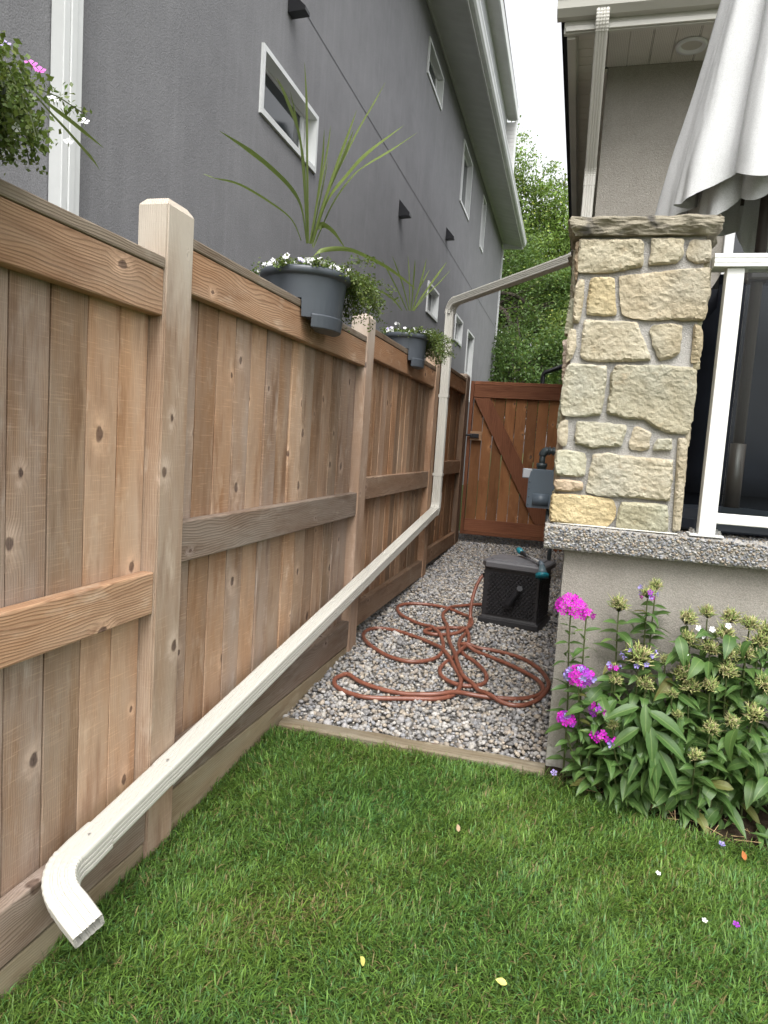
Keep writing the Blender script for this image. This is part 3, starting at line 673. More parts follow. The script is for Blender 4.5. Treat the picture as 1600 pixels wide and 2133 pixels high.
MB().box(-0.32, 7.3, 4.705, 4.738, 3.985, 4.16).build('fascia', FASCIA, HS, bevel=0.003)
MB().box(-0.31, 7.3, 4.690, 4.704, 3.992, 4.022).build('drip_edge', FASCIA, HS, bevel=0.002)
gt = MB()
prof = [(4.704, 4.055), (4.655, 4.055), (4.615, 4.085), (4.606, 4.125), (4.590, 4.150), (4.590, 4.185), (4.704, 4.185)]
for x in (-0.365, 7.3): gt.v += [(x, y, z) for y, z in prof]
k = len(prof)
gt.f = [(i, (i + 1) % k, k + (i + 1) % k, k + i) for i in range(k)] + [tuple(range(k)), tuple(k + i for i in reversed(range(k)))]
gt.build('gutter', FASCIA, HS)
MB().box(-0.30, -0.247, 4.742, 17, 3.972, 4.15).build('side_fascia', SOFFIT, HS, bevel=0.003)
MB().box(-0.255, -0.235, 4.745, 17, 4.01, 4.022).build('side_channel', FASCIA, HS)
MB().box(HX - 0.021, HX - 0.003, HY + 0.002, 17, 4.0, 4.022).build('wall_channel', SOFFIT, HS)
rf = MB(); rf.quad((-0.36, 4.60, 4.20), (7.5, 4.60, 4.20), (7.5, 11, 6.4), (-0.36, 11, 6.4)); rf.quad((-0.36, 11, 6.4), (7.5, 11, 6.4), (7.5, 17.2, 4.2), (-0.36, 17.2, 4.2))
rf.quad((-0.36, 4.6, 4.2), (-0.36, 11, 6.4), (-0.36, 17.2, 4.2)); rf.build('roof', ROOF, HS)
# round soffit downlight
dl = MB().lathe([(0.030, 0.004), (0.062, 0.004), (0.066, -0.008), (0.092, -0.012), (0.096, 0.0)], 32)
o = obj('downlight', dl.mesh('downlight', WHITE, True), HS, (0.457, 5.02, HZ - 0.004))
lens = NT('downlight_lens').fin((0.5, 0.48, 0.42), 0.3)
obj('lens', MB().lathe([(0.0001, 0.003), (0.063, 0.003)], 24).mesh('lens', lens), o, (0.457, 5.02, HZ - 0.004))
# patio door with dark glass
DGLASS = NT('door_glass').fin((0.010, 0.012, 0.015), 0.04, spec=0.6)
dr = MB()
for x0, x1, z0, z1 in ((dx0, dx0 + 0.06, dz0, dz1), (dx1 - 0.06, dx1, dz0, dz1), (dx0 + .06, dx1 - .06, dz0, dz0 + .06), (dx0 + .06, dx1 - .06, dz1 - .06, dz1), (1.97, 2.03, dz0 + .06, dz1 - .06)):
    dr.box(x0, x1, HY - 0.03, HY + 0.06, z0, z1)
d = dr.build('patio_door', WHITE, HS, bevel=0.003)
MB().box(dx0 + 0.06, 1.97, HY + 0.01, HY + 0.02, dz0 + .06, dz1 - .06).build('pane', DGLASS, d)
MB().box(2.03, dx1 - .06, HY + 0.01, HY + 0.02, dz0 + .06, dz1 - .06).build('pane', DGLASS, d)

# ================================================================== RAISED PATIO: stucco wall + exposed aggregate slab
PT = empty('raised_patio', (0.5, 3.05, 0), 'raised patio with taupe stucco base and pebbled concrete edge', 'patio')
pw = MB()
pw.quad((-0.02, 3.02, -0.3), (7, 3.02, -0.3), (7, 3.02, 1.01), (-0.02, 3.02, 1.01))
pw.quad((-0.02, 5.21, -0.3), (-0.02, 3.02, -0.3), (-0.02, 3.02, 1.01), (-0.02, 5.21, 1.01))
pw.build('base_wall', TAN_STUCCO, PT)
def aggregate():
    s = NT('exposed_aggregate'); p = s.obco()
    vo = s.n('ShaderNodeTexVoronoi', feature='F1'); s.put(vo.inputs['Scale'], 95.0); s.put(vo.inputs['Vector'], p)
    sp = s.n('ShaderNodeSeparateColor'); s.put(sp.inputs[0], vo.outputs['Color'])
    c = s.ramp(sp.outputs[0], [(0, (0.08, 0.08, 0.09)), (0.3, (0.19, 0.18, 0.16)), (0.55, (0.28, 0.26, 0.225)), (0.8, (0.16, 0.168, 0.19)), (1, (0.34, 0.315, 0.28))])
    e = s.rng(vo.outputs['Distance'], 0.30, 0.62)
    c = s.mix(e, c, (0.30, 0.285, 0.26))
    return s.fin(c, 0.7, s.bump(s.math('SUBTRACT', 1.0, vo.outputs['Distance']), 0.8, 0.004), spec=0.25)
AGG = aggregate()
sl = MB(); prof = [(2.963, 1.012), (2.957, 1.022), (2.955, 1.09), (2.962, 1.108), (2.978, 1.115), (5.215, 1.115), (5.215, 1.012)]
for x in (-0.105, 7): sl.v += [(x, y, z) for y, z in prof]
k = len(prof)
sl.f = [(i, (i + 1) % k, k + (i + 1) % k, k + i) for i in range(k)] + [tuple(range(k)), tuple(k + i for i in reversed(range(k)))]
sl.build('slab', AGG, PT)
# pebbles standing proud of the slab edge
ico = bmesh.new(); bmesh.ops.create_icosphere(ico, subdivisions=1, radius=1)
IV = np.array([v.co[:] for v in ico.verts]); IF = np.array([[v.index for v in f.verts] for f in ico.faces])
ico.free()
ico = bmesh.new(); bmesh.ops.create_icosphere(ico, subdivisions=2, radius=1)
IV2 = np.array([v.co[:] for v in ico.verts]); IF2 = np.array([[v.index for v in f.verts] for f in ico.faces]); ico.free()
PALET = np.array([(0.52, 0.49, 0.44), (0.40, 0.39, 0.38), (0.27, 0.28, 0.30), (0.46, 0.38, 0.29), (0.33, 0.28, 0.23), (0.60, 0.58, 0.55), (0.18, 0.185, 0.20), (0.44, 0.43, 0.44), (0.50, 0.42, 0.32), (0.33, 0.35, 0.39)])
def pebbles(name, P, S, mat, fine=False, flat=(0.6, 0.9), seed=1, palette=PALET, lump=0.16):
    r = np.random.default_rng(seed); n = len(P)
    bv, bf = (IV2, IF2) if fine else (IV, IF)
    m = len(bv)
    sc = np.stack([S * r.uniform(0.85, 1.3, n), S * r.uniform(0.7, 1.05, n), S * r.uniform(*flat, n)], 1)
    # lumpy shape from a few random planes
    V = np.repeat(bv[None], n, 0)
    d = r.normal(size=(n, 5, 3)); d /= np.linalg.norm(d, axis=2, keepdims=True)
    for k in range(5):
        h = np.einsum('nvc,nc->nv', V, d[:, k]); lim = r.uniform(0.55, 0.9, (n, 1))
        V = V - np.maximum(h - lim, 0)[..., None] * d[:, k][:, None, :] * 0.85
    V = V * sc[:, None, :]
    a = r.uniform(0, 2 * np.pi, n); t1 = r.normal(0, 0.35, n); t2 = r.normal(0, 0.35, n)
    ca, sa = np.cos(a), np.sin(a)
    V = np.stack([V[..., 0], V[..., 1] * np.cos(t1)[:, None] - V[..., 2] * np.sin(t1)[:, None], V[..., 1] * np.sin(t1)[:, None] + V[..., 2] * np.cos(t1)[:, None]], 2)
    V = np.stack([V[..., 0] * np.cos(t2)[:, None] + V[..., 2] * np.sin(t2)[:, None], V[..., 1], -V[..., 0] * np.sin(t2)[:, None] + V[..., 2] * np.cos(t2)[:, None]], 2)
    V = np.stack([V[..., 0] * ca[:, None] - V[..., 1] * sa[:, None], V[..., 0] * sa[:, None] + V[..., 1] * ca[:, None], V[..., 2]], 2)
    V = V + P[:, None, :]
    F = (np.arange(n)[:, None, None] * m + bf[None]).reshape(-1, 3)
    c = palette[r.integers(0, len(palette), n)] * r.uniform(0.75, 1.2, (n, 1))
    C = np.repeat(c[:, None, :], m, 1).reshape(-1, 3)
    return np_mesh(name, V.reshape(-1, 3), F, mat, C, True)
PEB = vcol('pebble', 0.62, 60, 0.3)
n = 2600
px = RNG.uniform(-0.10, 1.6, n); pz = RNG.uniform(1.018, 1.108, n)
P = np.stack([px, np.full(n, 2.956), pz], 1)
n2 = 500; P2 = np.stack([np.full(n2, -0.1045), RNG.uniform(2.96, 4.3, n2), RNG.uniform(1.018, 1.11, n2)], 1)
n3 = 1500; P3 = np.stack([RNG.uniform(-0.1, 1.7, n3), RNG.uniform(2.97, 3.22, n3), np.full(n3, 1.1145)], 1)
P = np.concatenate([P, P2, P3])
o = obj('slab_pebbles', pebbles('slab_pebbles', P, RNG.uniform(0.0035, 0.0085, len(P)), PEB, flat=(0.6, 0.9), seed=3, palette=PALET * 0.62), PT); o['kind'] = 'stuff'
# bare concrete at the foot of the wall where the render has broken off
cp = MB(); pts = [(-0.018, 0.155), (0.010, 0.150), (0.022, 0.172), (0.045, 0.180), (0.068, 0.170), (0.095, 0.174), (0.15, 0.155), (0.22, 0.13), (0.26, 0.05), (0.26, -0.05), (-0.018, -0.05)]
cp.v = [(x, 3.0165, z) for x, z in pts]; cp.f = [tuple(range(len(pts)))]
cp.build('exposed_concrete', stucco('bare_concrete', (0.34, 0.325, 0.285), (0.40, 0.385, 0.34), 60, 0.3, 0.004, 0.1), PT)
fl = MB(); fl.v = [(-0.075, 2.974, 1.1175), (0.40, 2.966, 1.1175), (0.405, 2.976, 1.1215), (-0.07, 2.990, 1.1215)]; fl.f = [(0, 1, 2, 3)]
fl.build('flashing', FASCIA, PT)
# ================================================================== STONE PILLAR
def stone_mat():
    s = NT('sandstone'); p = s.obco(); rnd = s.info('Random')
    off = s.n('ShaderNodeVectorMath', operation='ADD'); s.put(off.inputs[0], p); s.put(off.inputs[1], s.vec(s.math('MULTIPLY', rnd, 31), s.math('MULTIPLY', rnd, 17), 0.0)); q = off.outputs[0]
    f1 = s.noise(q, 9, 6, 0.68); f2 = s.noise(q, 55, 5, 0.7); f3 = s.noise(q, 4, 3, 0.5); f4 = s.noise(q, 16, 4, 0.6)
    c = s.mix(s.rng(f1, 0.32, 0.68), (0.320, 0.282, 0.205), (0.470, 0.435, 0.350))
    c = s.mix(s.rng(f3, 0.52, 0.70, 0, 0.55), c, (0.360, 0.360, 0.320))
    c = s.mix(s.rng(f4, 0.60, 0.78, 0, 0.42), c, (0.40, 0.275, 0.155))
    c = s.mix(s.rng(f2, 0.55, 0.78, 0, 0.35), c, (0.165, 0.140, 0.095))
    c = s.mix(s.rng(f2, 0.42, 0.28, 0, 0.30), c, (0.54, 0.52, 0.44))
    c = s.mix(1.0, c, s.info('Color'), 'MULTIPLY')
    h = s.math('ADD', s.math('MULTIPLY', f1, 1.0), s.math('MULTIPLY', f2, 0.55))
    return s.fin(c, 0.88, s.bump(h, 0.9, 0.014), spec=0.12)
STONE = stone_mat()
PL = empty('stone_pillar', (0.165, 3.2, 1.115), 'square pillar of pale tan stone blocks with a rough slab cap', 'pillar')
PX0, PX1, PY0, PY1, PZ0, PZ1 = -0.066, 0.398, 3.0, 3.46, 1.116, 2.275
core = MB().box(PX0, PX1, PY0, PY1, PZ0, PZ1).build('mortar_core', MORTAR, PL)
def resample(poly, step):
    out = []
    for i in range(len(poly)):
        a, b = Vector(poly[i]), Vector(poly[(i + 1) % len(poly)])
        k = max(1, int((b - a).length / step))
        for j in range(k): out.append(a + (b - a) * j / k)
    return out
def stone(poly, depth, seed, M, color):
    """poly in face coordinates (u right, v up); face looks along +w; M maps u,v,w to world"""
    pts = resample(poly, 0.009)
    pts = [(pts[i - 1] + pts[i] * 3 + pts[(i + 1) % len(pts)]) / 5 for i in range(len(pts))]
    c = sum(pts, Vector((0, 0))) / len(pts)
    pts = [c + (p - c) * 1.045 for p in pts]
    pts = [p + (p - c).normalized() * mnoise.fractal(Vector((p.x * 38, p.y * 38, seed)), 0.8, 2.0, 3) * 0.0038 for p in pts]
    n = len(pts)
    A = np.array([p[:] for p in pts]); B = np.roll(A, -1, 0)
    def edge_dist(q):
        d = B - A; t = np.clip(((q - A) * d).sum(1) / np.maximum((d * d).sum(1), 1e-12), 0, 1)
        return np.linalg.norm(A + d * t[:, None] - q, axis=1).min()
    def inside(q):
        x = (A[:, 1] > q[1]) != (B[:, 1] > q[1])
        dy = np.where(np.abs(B[:, 1] - A[:, 1]) < 1e-9, 1e-9, B[:, 1] - A[:, 1])
        return (x & (q[0] < (B[:, 0] - A[:, 0]) * (q[1] - A[:, 1]) / dy + A[:, 0])).sum() % 2 == 1
    rs = random.Random(int(seed * 97)); inner = []; st = 0.0085
    for iy in range(int((A[:, 1].max() - A[:, 1].min()) / st) + 1):
        for ix in range(int((A[:, 0].max() - A[:, 0].min()) / st) + 1):
            q = np.array([A[:, 0].min() + (ix + 0.5 * (iy % 2)) * st + rs.uniform(-.003, .003), A[:, 1].min() + iy * st + rs.uniform(-.003, .003)])
            if inside(q) and edge_dist(q) > 0.0045: inner.append(Vector(q))
    vs, es, fs, *_r = delaunay_2d_cdt(pts + inner, [(i, (i + 1) % n) for i in range(n)], [], 1, 1e-6)
    tilt = (rs.uniform(-.10, .10), rs.uniform(-.10, .10))
    V = []
    for v in vs:
        q = np.array(v[:]); e = edge_dist(q); k = min(1.0, e / 0.007)
        prof = 0.66 + 0.34 * (1 - (1 - k) ** 2)
        p = Vector((v.x, v.y, seed * 1.7))
        d = depth * prof + k * (0.0055 * mnoise.fractal(Vector((v.x * 9, v.y * 9, seed * 1.7)), 0.8, 2.1, 5) + 0.0032 * (mnoise.ridged_multi_fractal(Vector((v.x * 30, v.y * 46, seed)), 0.8, 2.1, 4, 1.0, 2.0) - 1.0)
                                + (v.x - c.x) * tilt[0] + (v.y - c.y) * tilt[1])
        V.append((v.x - c.x, v.y - c.y, max(d, depth * .35)))
    F = [tuple(f) for f in fs]; b = len(V)
    m = {}
    rim = [min(range(len(vs)), key=lambda i: (vs[i] - p).length_squared) for p in pts]
    for i, p in zip(rim, pts): V.append((V[i][0], V[i][1], -0.010))
    for k in range(n): F.append((rim[k], rim[(k + 1) % n], b + (k + 1) % n, b + k))
    me = mk_mesh('stone', V, F, STONE, False)
    Ml = M @ Matrix.Translation((c.x, c.y, 0))
    bm = bmesh.new(); bm.from_mesh(me); bmesh.ops.recalc_face_normals(bm, faces=bm.faces); bm.to_mesh(me); bm.free()
    return obj_m('stone', me, Ml, PL, color)
MF = Matrix(((1, 0, 0, 0), (0, 0, -1, PY0), (0, 1, 0, 0), (0, 0, 0, 1)))          # front, faces -Y
tone = {6: (1.05, 0.99, 0.90), 11: (0.93, 0.95, 0.93), 12: (0.90, 0.90, 0.84), 16: (1.05, 1.1, 1.1), 18: (0.98, 1.02, 0.98), 20: (1.0, 0.86, 0.78), 21: (1.10, 0.98, 0.74), 5: (1.05, 0.95, 0.74), 0: (1.0, 0.98, 0.92), 22: (0.97, 0.99, 0.9), 3: (0.6, 0.5, 0.42), 9: (0.85, 0.78, 0.66)}
for i, poly in enumerate(STONES):
    pol = [(x / 1000, z / 1000) for x, z in reversed(poly)]
    v = random.uniform(0.93, 1.07)
    t = tone.get(i, random.choice(((1, 0.98, 0.93), (1.04, 1.0, 0.95), (0.93, 0.95, 0.92), (1.02, 0.98, 0.90))))
    stone(pol, random.uniform(0.016, 0.027), i * 3.1 + 1, MF, tuple(q * v for q in t))
# the other three faces, coursed in the same way
def coursed(M, width, seed):
    r = random.Random(seed); z = PZ0 + 0.012
    while z < PZ1 - 0.09:
        h = min(r.choice((0.10, 0.13, 0.16, 0.19)), PZ1 - 0.02 - z)
        x = 0.012
        while x < width - 0.08:
            w = min(r.uniform(0.10, 0.26), width - 0.012 - x)
            if width - x - w < 0.09: w = width - 0.012 - x
            j = lambda: r.uniform(-0.007, 0.007)
            stone([(x + j(), z + j()), (x + w - 0.02 + j(), z + j()), (x + w - 0.02 + j(), z + h - 0.02 + j()), (x + j(), z + h - 0.02 + j())], r.uniform(0.018, 0.03), seed + z * 7 + x * 3, M, tuple(q * r.uniform(0.9, 1.05) for q in (1, 0.97, 0.9)))
            x += w + 0.008
        z += h + 0.006
coursed(Matrix(((0, 0, -1, PX0), (-1, 0, 0, PY1), (0, 1, 0, 0), (0, 0, 0, 1))), PY1 - PY0, 21)
coursed(Matrix(((0, 0, 1, PX1), (1, 0, 0, PY0), (0, 1, 0, 0), (0, 0, 0, 1))), PY1 - PY0, 47)
coursed(Matrix(((-1, 0, 0, PX1), (0, 0, 1, PY1), (0, 1, 0, 0), (0, 0, 0, 1))), PX1 - PX0, 75)
# chiselled cap slab
bm = bmesh.new(); bmesh.ops.create_cube(bm, size=1); bmesh.ops.scale(bm, vec=(0.560, 0.56, 0.070), verts=bm.verts)
bmesh.ops.subdivide_edges(bm, edges=bm.edges, cuts=27, use_grid_fill=True)
for v in bm.verts:
    p = v.co; side = max(abs(p.x) / 0.28, abs(p.y) / 0.28)
    f = mnoise.fractal(Vector((p.x * 13, p.y * 13, p.z * 26)), 1.0, 2.1, 4)
    if side > 0.97:
        k = (p.z / 0.035); d = 0.021 * f - 0.013 * max(0, k) ** 2 - 0.020 * max(0, -k) ** 2
        nrm = Vector((p.x if abs(p.x) / 0.28 > 0.97 else 0, p.y if abs(p.y) / 0.28 > 0.97 else 0, 0)).normalized()
        v.co = p + nrm * d
    else: v.co.z += 0.0025 * f
me = bpy.data.meshes.new('cap'); bm.to_mesh(me); bm.free()
def capmat():
    s = NT('cap_stone'); p = s.obco(); f1 = s.noise(p, 10, 6, 0.7); f2 = s.noise(p, 50, 5, 0.7); f3 = s.noise(p, 6.5, 3, 0.6, 0.4)
    c = s.mix(s.rng(f1, 0.3, 0.7), (0.175, 0.155, 0.118), (0.31, 0.28, 0.215))
    c = s.mix(s.rng(f3, 0.50, 0.62, 0, 0.85), c, (0.070, 0.066, 0.064)); c = s.mix(s.rng(f2, 0.55, 0.75, 0, 0.4), c, (0.13, 0.115, 0.085))
    return s.fin(c, 0.9, s.bump(s.math('ADD', f1, s.math('MULTIPLY', f2, 0.5)), 0.8, 0.012), spec=0.15)
me.materials.append(capmat())
obj('cap', me, PL, ((PX0 + PX1) / 2 + 0.004, (PY0 + PY1) / 2 + 0.002, 2.303))

# ================================================================== GLASS RAILING
RL = empty('glass_railing', (0.505, 2.995, 1.115), 'white metal railing with clear glass panel on the patio edge', 'railing')
RY = 2.995
WHITEA = paint('white_powder_coat', (0.72, 0.72, 0.695), 0.33, 0.02, 0.45, 0, 0.05)
for x in (0.508, 1.9, 3.3):
    p = MB().box(x - 0.031, x + 0.031, RY - 0.031, RY + 0.031, 1.122, 2.142).build('post', WHITEA, RL, bevel=0.004, seg=2)
    MB().box(x - 0.062, x + 0.062, RY - 0.032, RY + 0.058, 1.1175, 1.1265).build('base_plate', WHITEA, p, bevel=0.002)
    for sx in (-1, 1):
        for yy in (RY - 0.012, RY + 0.045):
            MB().lathe([(0.0085, 0), (0.0085, 0.010), (0.005, 0.012), (0.005, 0.018), (0.0005, 0.018)], 8, (x + sx * 0.048, yy, 1.1265)).build('bolt', STEEL, p)
tr_ = MB(); prof = [(-0.048, 0), (-0.048, 0.010), (-0.045, 0.013), (-0.048, 0.016), (-0.048, 0.026), (-0.045, 0.029), (-0.048, 0.032), (-0.048, 0.042), (-0.040, 0.049), (0.040, 0.049), (0.048, 0.042), (0.048, 0)]
for x in (0.428, 7): tr_.v += [(x, RY + a, 2.143 + b) for a, b in prof]
k = len(prof); tr_.f = [(i, (i + 1) % k, k + (i + 1) % k, k + i) for i in range(k)] + [tuple(range(k)), tuple(k + i for i in reversed(range(k)))]
tr_.build('top_rail', WHITEA, RL)
for a, b in ((0.541, 1.868), (1.932, 3.268)):
    MB().box(a, b, RY - 0.020, RY + 0.020, 1.172, 1.213).build('bottom_rail', WHITEA, RL, bevel=0.003)
def glassmat():
    s = NT('clear_pane')
    t = s.n('ShaderNodeBsdfTransparent'); s.put(t.inputs[0], (0.90, 0.93, 0.92)); g = s.n('ShaderNodeBsdfGlossy'); s.put(g.inputs['Roughness'], 0.02)
    fr = s.n('ShaderNodeFresnel'); s.put(fr.inputs['IOR'], 1.22)
    m = s.n('ShaderNodeMixShader'); s.put(m.inputs[0], fr.outputs[0]); s.t.links.new(t.outputs[0], m.inputs[1]); s.t.links.new(g.outputs[0], m.inputs[2])
    s.t.links.new(m.outputs[0], s.out.inputs[0]); return s.m
PANE = glassmat()
for a, b in ((0.556, 1.86), (1.94, 3.26)):
    MB().box(a, b, RY - 0.003, RY + 0.003, 1.2145, 2.141).build('pane', PANE, RL)

# ================================================================== PARASOL
def fabric(name, c1, c2, sc=260):
    s = NT(name); p = s.obco(); f = s.noise(p, sc, 2, 0.6); g = s.noise(p, 2.5, 4, 0.6); k = s.noise(p, 30, 3, 0.6)
    c = s.mix(s.rng(f, 0.4, 0.62), c1, c2); c = s.mix(s.rng(g, 0.55, 0.8, 0, 0.25), c, tuple(v * 0.75 for v in c2))
    s.fin(c, 0.9, s.bump(s.math('ADD', f, s.math('MULTIPLY', k, 0.8)), 0.35, 0.004), spec=0.1); return s.m
CLOTH = fabric('parasol_cloth', (0.53, 0.535, 0.535), (0.445, 0.448, 0.446))
UX, UY = 0.68, 3.45
UM = empty('parasol', (UX, UY, 1.115), 'closed off white parasol standing on the patio behind the pillar', 'parasol')
nt, nz = 240, 56
def canopy(inner=False):
    V = []; F = []
    for j in range(nz + 1):
        t = j / nz
        for i in range(nt):
            th = 2 * math.pi * i / nt
            a = th * 8 / 2 + 0.95
            lobe = abs(math.cos(a + 0.22 * math.sin(3 * th))) ** 0.75
            lob2 = 0.5 + 0.5 * math.cos(16 * th + 1.2 + 3 * math.sin(2 * th))
            bot = 2.475 + 0.075 * (1 - lobe) + 0.030 * math.sin(3 * th + 1.0) + 0.012 * math.sin(11 * th)
            if inner: bot -= 0.045 + 0.03 * math.sin(5 * th)
            z = 4.45 + (bot - 4.45) * t
            R = 0.060 + 0.405 * t ** 1.05
            k = (0.66 + 0.34 * lobe) * (1 - 0.05 * lob2 * t)
            if inner: k *= 0.80 - 0.10 * lobe
            r = R * k + 0.010 * t * mnoise.noise(Vector((math.cos(th) * 3, math.sin(th) * 3, z * 2.2))) + 0.007 * t * mnoise.fractal(Vector((math.cos(th) * 9, math.sin(th) * 9, z * 2.5)), 0.8, 2.0, 3)
            if t > 0.93: r -= (t - 0.93) * 0.35 * R * (0.4 + lob2)
            V.append((UX + r * math.cos(th), UY + r * math.sin(th), z))
    for j in range(nz):
        for i in range(nt): F.append((j * nt + i, j * nt + (i + 1) % nt, (j + 1) * nt + (i + 1) % nt, (j + 1) * nt + i))
    return V, F
o = obj('canopy', mk_mesh('canopy', *canopy(), CLOTH, True), UM)
o = obj('inner_folds', mk_mesh('inner_folds', *canopy(True), CLOTH, True), UM)
POLE = paint('bronze_pole', (0.040, 0.030, 0.025), 0.4, 0.08, 0.45)
MB().tube([(UX, UY, 1.16), (UX, UY, 4.5)], 0.024, 16).build('pole', POLE, UM, smooth=True)
for k in range(8):
    a = 2 * math.pi * (k + 0.3) / 8
    MB().tube([(UX + 0.05 * math.cos(a), UY + 0.05 * math.sin(a), 4.2), (UX + 0.235 * math.cos(a), UY + 0.235 * math.sin(a), 2.60)], 0.008, 6).build('rib', POLE, UM)
MB().box(UX - 0.045, UX + 0.045, UY - 0.050, UY + 0.045, 2.20, 2.285).build('crank_housing', POLE, UM, bevel=0.012, seg=2)
MB().tube([(UX + 0.04, UY - 0.02, 2.24), (UX + 0.09, UY - 0.03, 2.24), (UX + 0.09, UY - 0.04, 2.14)], 0.008, 8).build('crank_handle', POLE, UM)
MB().tube([(UX, UY, 1.19), (UX, UY, 1.50)], 0.033, 16).build('base_tube', POLE, UM, smooth=True)
bs = MB(); pts = []
for (hx, hy), z in (((0.36, 0.34), 1.127), ((0.365, 0.345), 1.135), ((0.36, 0.34), 1.172), ((0.20, 0.19), 1.205), ((0.05, 0.05), 1.215)):
    c = hx * 0.45
    for sx, sy in ((-hx, -hy + c), (-hx + c, -hy), (hx - c, -hy), (hx, -hy + c), (hx, hy - c), (hx - c, hy), (-hx + c, hy), (-hx, hy - c)): bs.v.append((UX + sx, UY + sy, z))
for i in range(4):
    for k in range(8): bs.f.append((i * 8 + k, i * 8 + (k + 1) % 8, i * 8 + 8 + (k + 1) % 8, i * 8 + 8 + k))
bs.f.append(tuple(32 + k for k in range(8)))
bs.build('base', paint('navy_resin', (0.022, 0.027, 0.037), 0.42, 0.1), UM)

# ================================================================== COVERED GRILL
GC = paint('black_cover', (0.008, 0.010, 0.016), 0.7, 0.2, 0.15)
bm = bmesh.new(); bmesh.ops.create_cube(bm, size=1); bmesh.ops.scale(bm, vec=(1.75, 0.62, 1.27), verts=bm.verts)
bmesh.ops.bevel(bm, geom=list(bm.edges), offset=0.08, segments=2, affect='EDGES')
bmesh.ops.subdivide_edges(bm, edges=bm.edges, cuts=9, use_grid_fill=True)
for v in bm.verts:
    p = v.co; t = (0.635 - p.z) / 1.27
    f = 0.035 * math.sin(p.x * 11 + p.y * 9 + 1.5 * math.sin(p.z * 4)) * t + 0.03 * mnoise.noise(p * 2.7)
    n_ = Vector((p.x * 0.35, p.y, 0)); n_ = n_.normalized() if n_.length > 0.01 else Vector((0, 0, 1))
    v.co = p + n_ * f + Vector((0, 0, 0.04 * mnoise.noise(Vector((p.x * 2, p.y * 3, 5))) if p.z > 0.5 else 0))
    if p.z > 0.35: v.co.x *= 0.90; v.co.y *= 0.86
me = bpy.data.meshes.new('covered_grill'); bm.to_mesh(me); bm.free(); me.materials.append(GC)
me.polygons.foreach_set('use_smooth', [True] * len(me.polygons))
GR = empty('covered_grill', (1.36, 4.5, 1.115), 'barbecue under a black cover on the patio behind the glass railing', 'grill')
obj('cover', me, GR, (1.36, 4.45, 1.80))
for x in (0.62, 2.1):
    for y in (4.25, 4.7):
        o = obj('caster', MB().tube([(-0.015, 0, 0), (0.015, 0, 0)], 0.035, 14).mesh('caster', BLACK), GR, (x, y, 1.152))

# ================================================================== DOWNSPOUT
def spout_section(W=0.074, D=0.064):
    """corrugated box section, W along n1, D along n2"""
    a, b = W / 2, D / 2; r = 0.007; g = 0.0065
    def side(n):
        # from -1..1 along the side with n grooves, returns (t, depth)
        out = [(-1, 0)]
        for k in range(n):
            c = -0.52 + 1.04 * k / (n - 1); w = 0.13
            out += [(c - w, 0), (c - w * 0.35, 1), (c + w * 0.35, 1), (c + w, 0)]
        return out + [(1, 0)]
    P = []
    for t, d in side(3): P.append((a - g * d, t * (b - r)))                 # +n1 face
    P.append((a - r * 0.3, b - r * 0.3))
    for t, d in side(3): P.append((-t * (a - r), b - g * 0.55 * d))
    P.append((-a + r * 0.3, b - r * 0.3))
    for t, d in side(3): P.append((-a + g * d, -t * (b - r)))
    P.append((-a + r * 0.3, -b + r * 0.3))
    for t, d in side(3): P.append((t * (a - r), -b + g * 0.55 * d))
    P.append((a - r * 0.3, -b + r * 0.3))
    return P
SEC = spout_section()
def sweep(name, pts, n1, parent, mat=CREAM, scale=None, crimp=0, grow=0.0, thick=True):
    pts = [Vector(p) for p in pts]; V = []; k = len(SEC); n1 = Vector(n1)
    for i, p in enumerate(pts):
        t = (pts[min(i + 1, len(pts) - 1)] - pts[max(i - 1, 0)]).normalized()
        n1 = (n1 - t * n1.dot(t)).normalized(); n2 = n1.cross(t)
        s = 1 + grow + (crimp if i % 2 else 0)
        for a, b in SEC: V.append(tuple(p + n1 * a * s + n2 * b * s))
    m = len(pts); F = [(i * k + j, i * k + (j + 1) % k, (i + 1) * k + (j + 1) % k, (i + 1) * k + j) for i in range(m - 1) for j in range(k)]
    if thick:      # inner skin so that open ends read as sheet metal
        c0 = len(V); n1_ = None
        for i, p in enumerate(pts):
            for j in range(k):
                q = Vector(V[i * k + j]); V.append(tuple(p + (q - p) * 0.95))
        F += [(c0 + i * k + j, c0 + (i + 1) * k + j, c0 + (i + 1) * k + (j + 1) % k, c0 + i * k + (j + 1) % k) for i in range(m - 1) for j in range(k)]
        for i in (0, m - 1):
            F += [(i * k + j, c0 + i * k + j, c0 + i * k + (j + 1) % k, i * k + (j + 1) % k) for j in range(k)]
    me = mk_mesh(name, V, F, mat)
    o = obj(name, me, parent); return o, n1
def arc(p0, d0, d1, R, n=14):
    """arc starting at p0 heading d0 and leaving along d1"""
    d0, d1 = Vector(d0).normalized(), Vector(d1).normalized()
    ang = d0.angle(d1); ax = d0.cross(d1).normalized(); c_dir = ax.cross(d0).normalized()
    c = Vector(p0) + c_dir * R; out = []
    for i in range(n + 1):
        q = Matrix.Rotation(ang * i / n, 3, ax) @ (-c_dir * R); out.append(c + q)
    return out
DS = empty('downspout', (-1.2, 6.24, 0.2), 'cream metal downspout crossing to the fence and sloping down along it to the lawn', 'downspout')
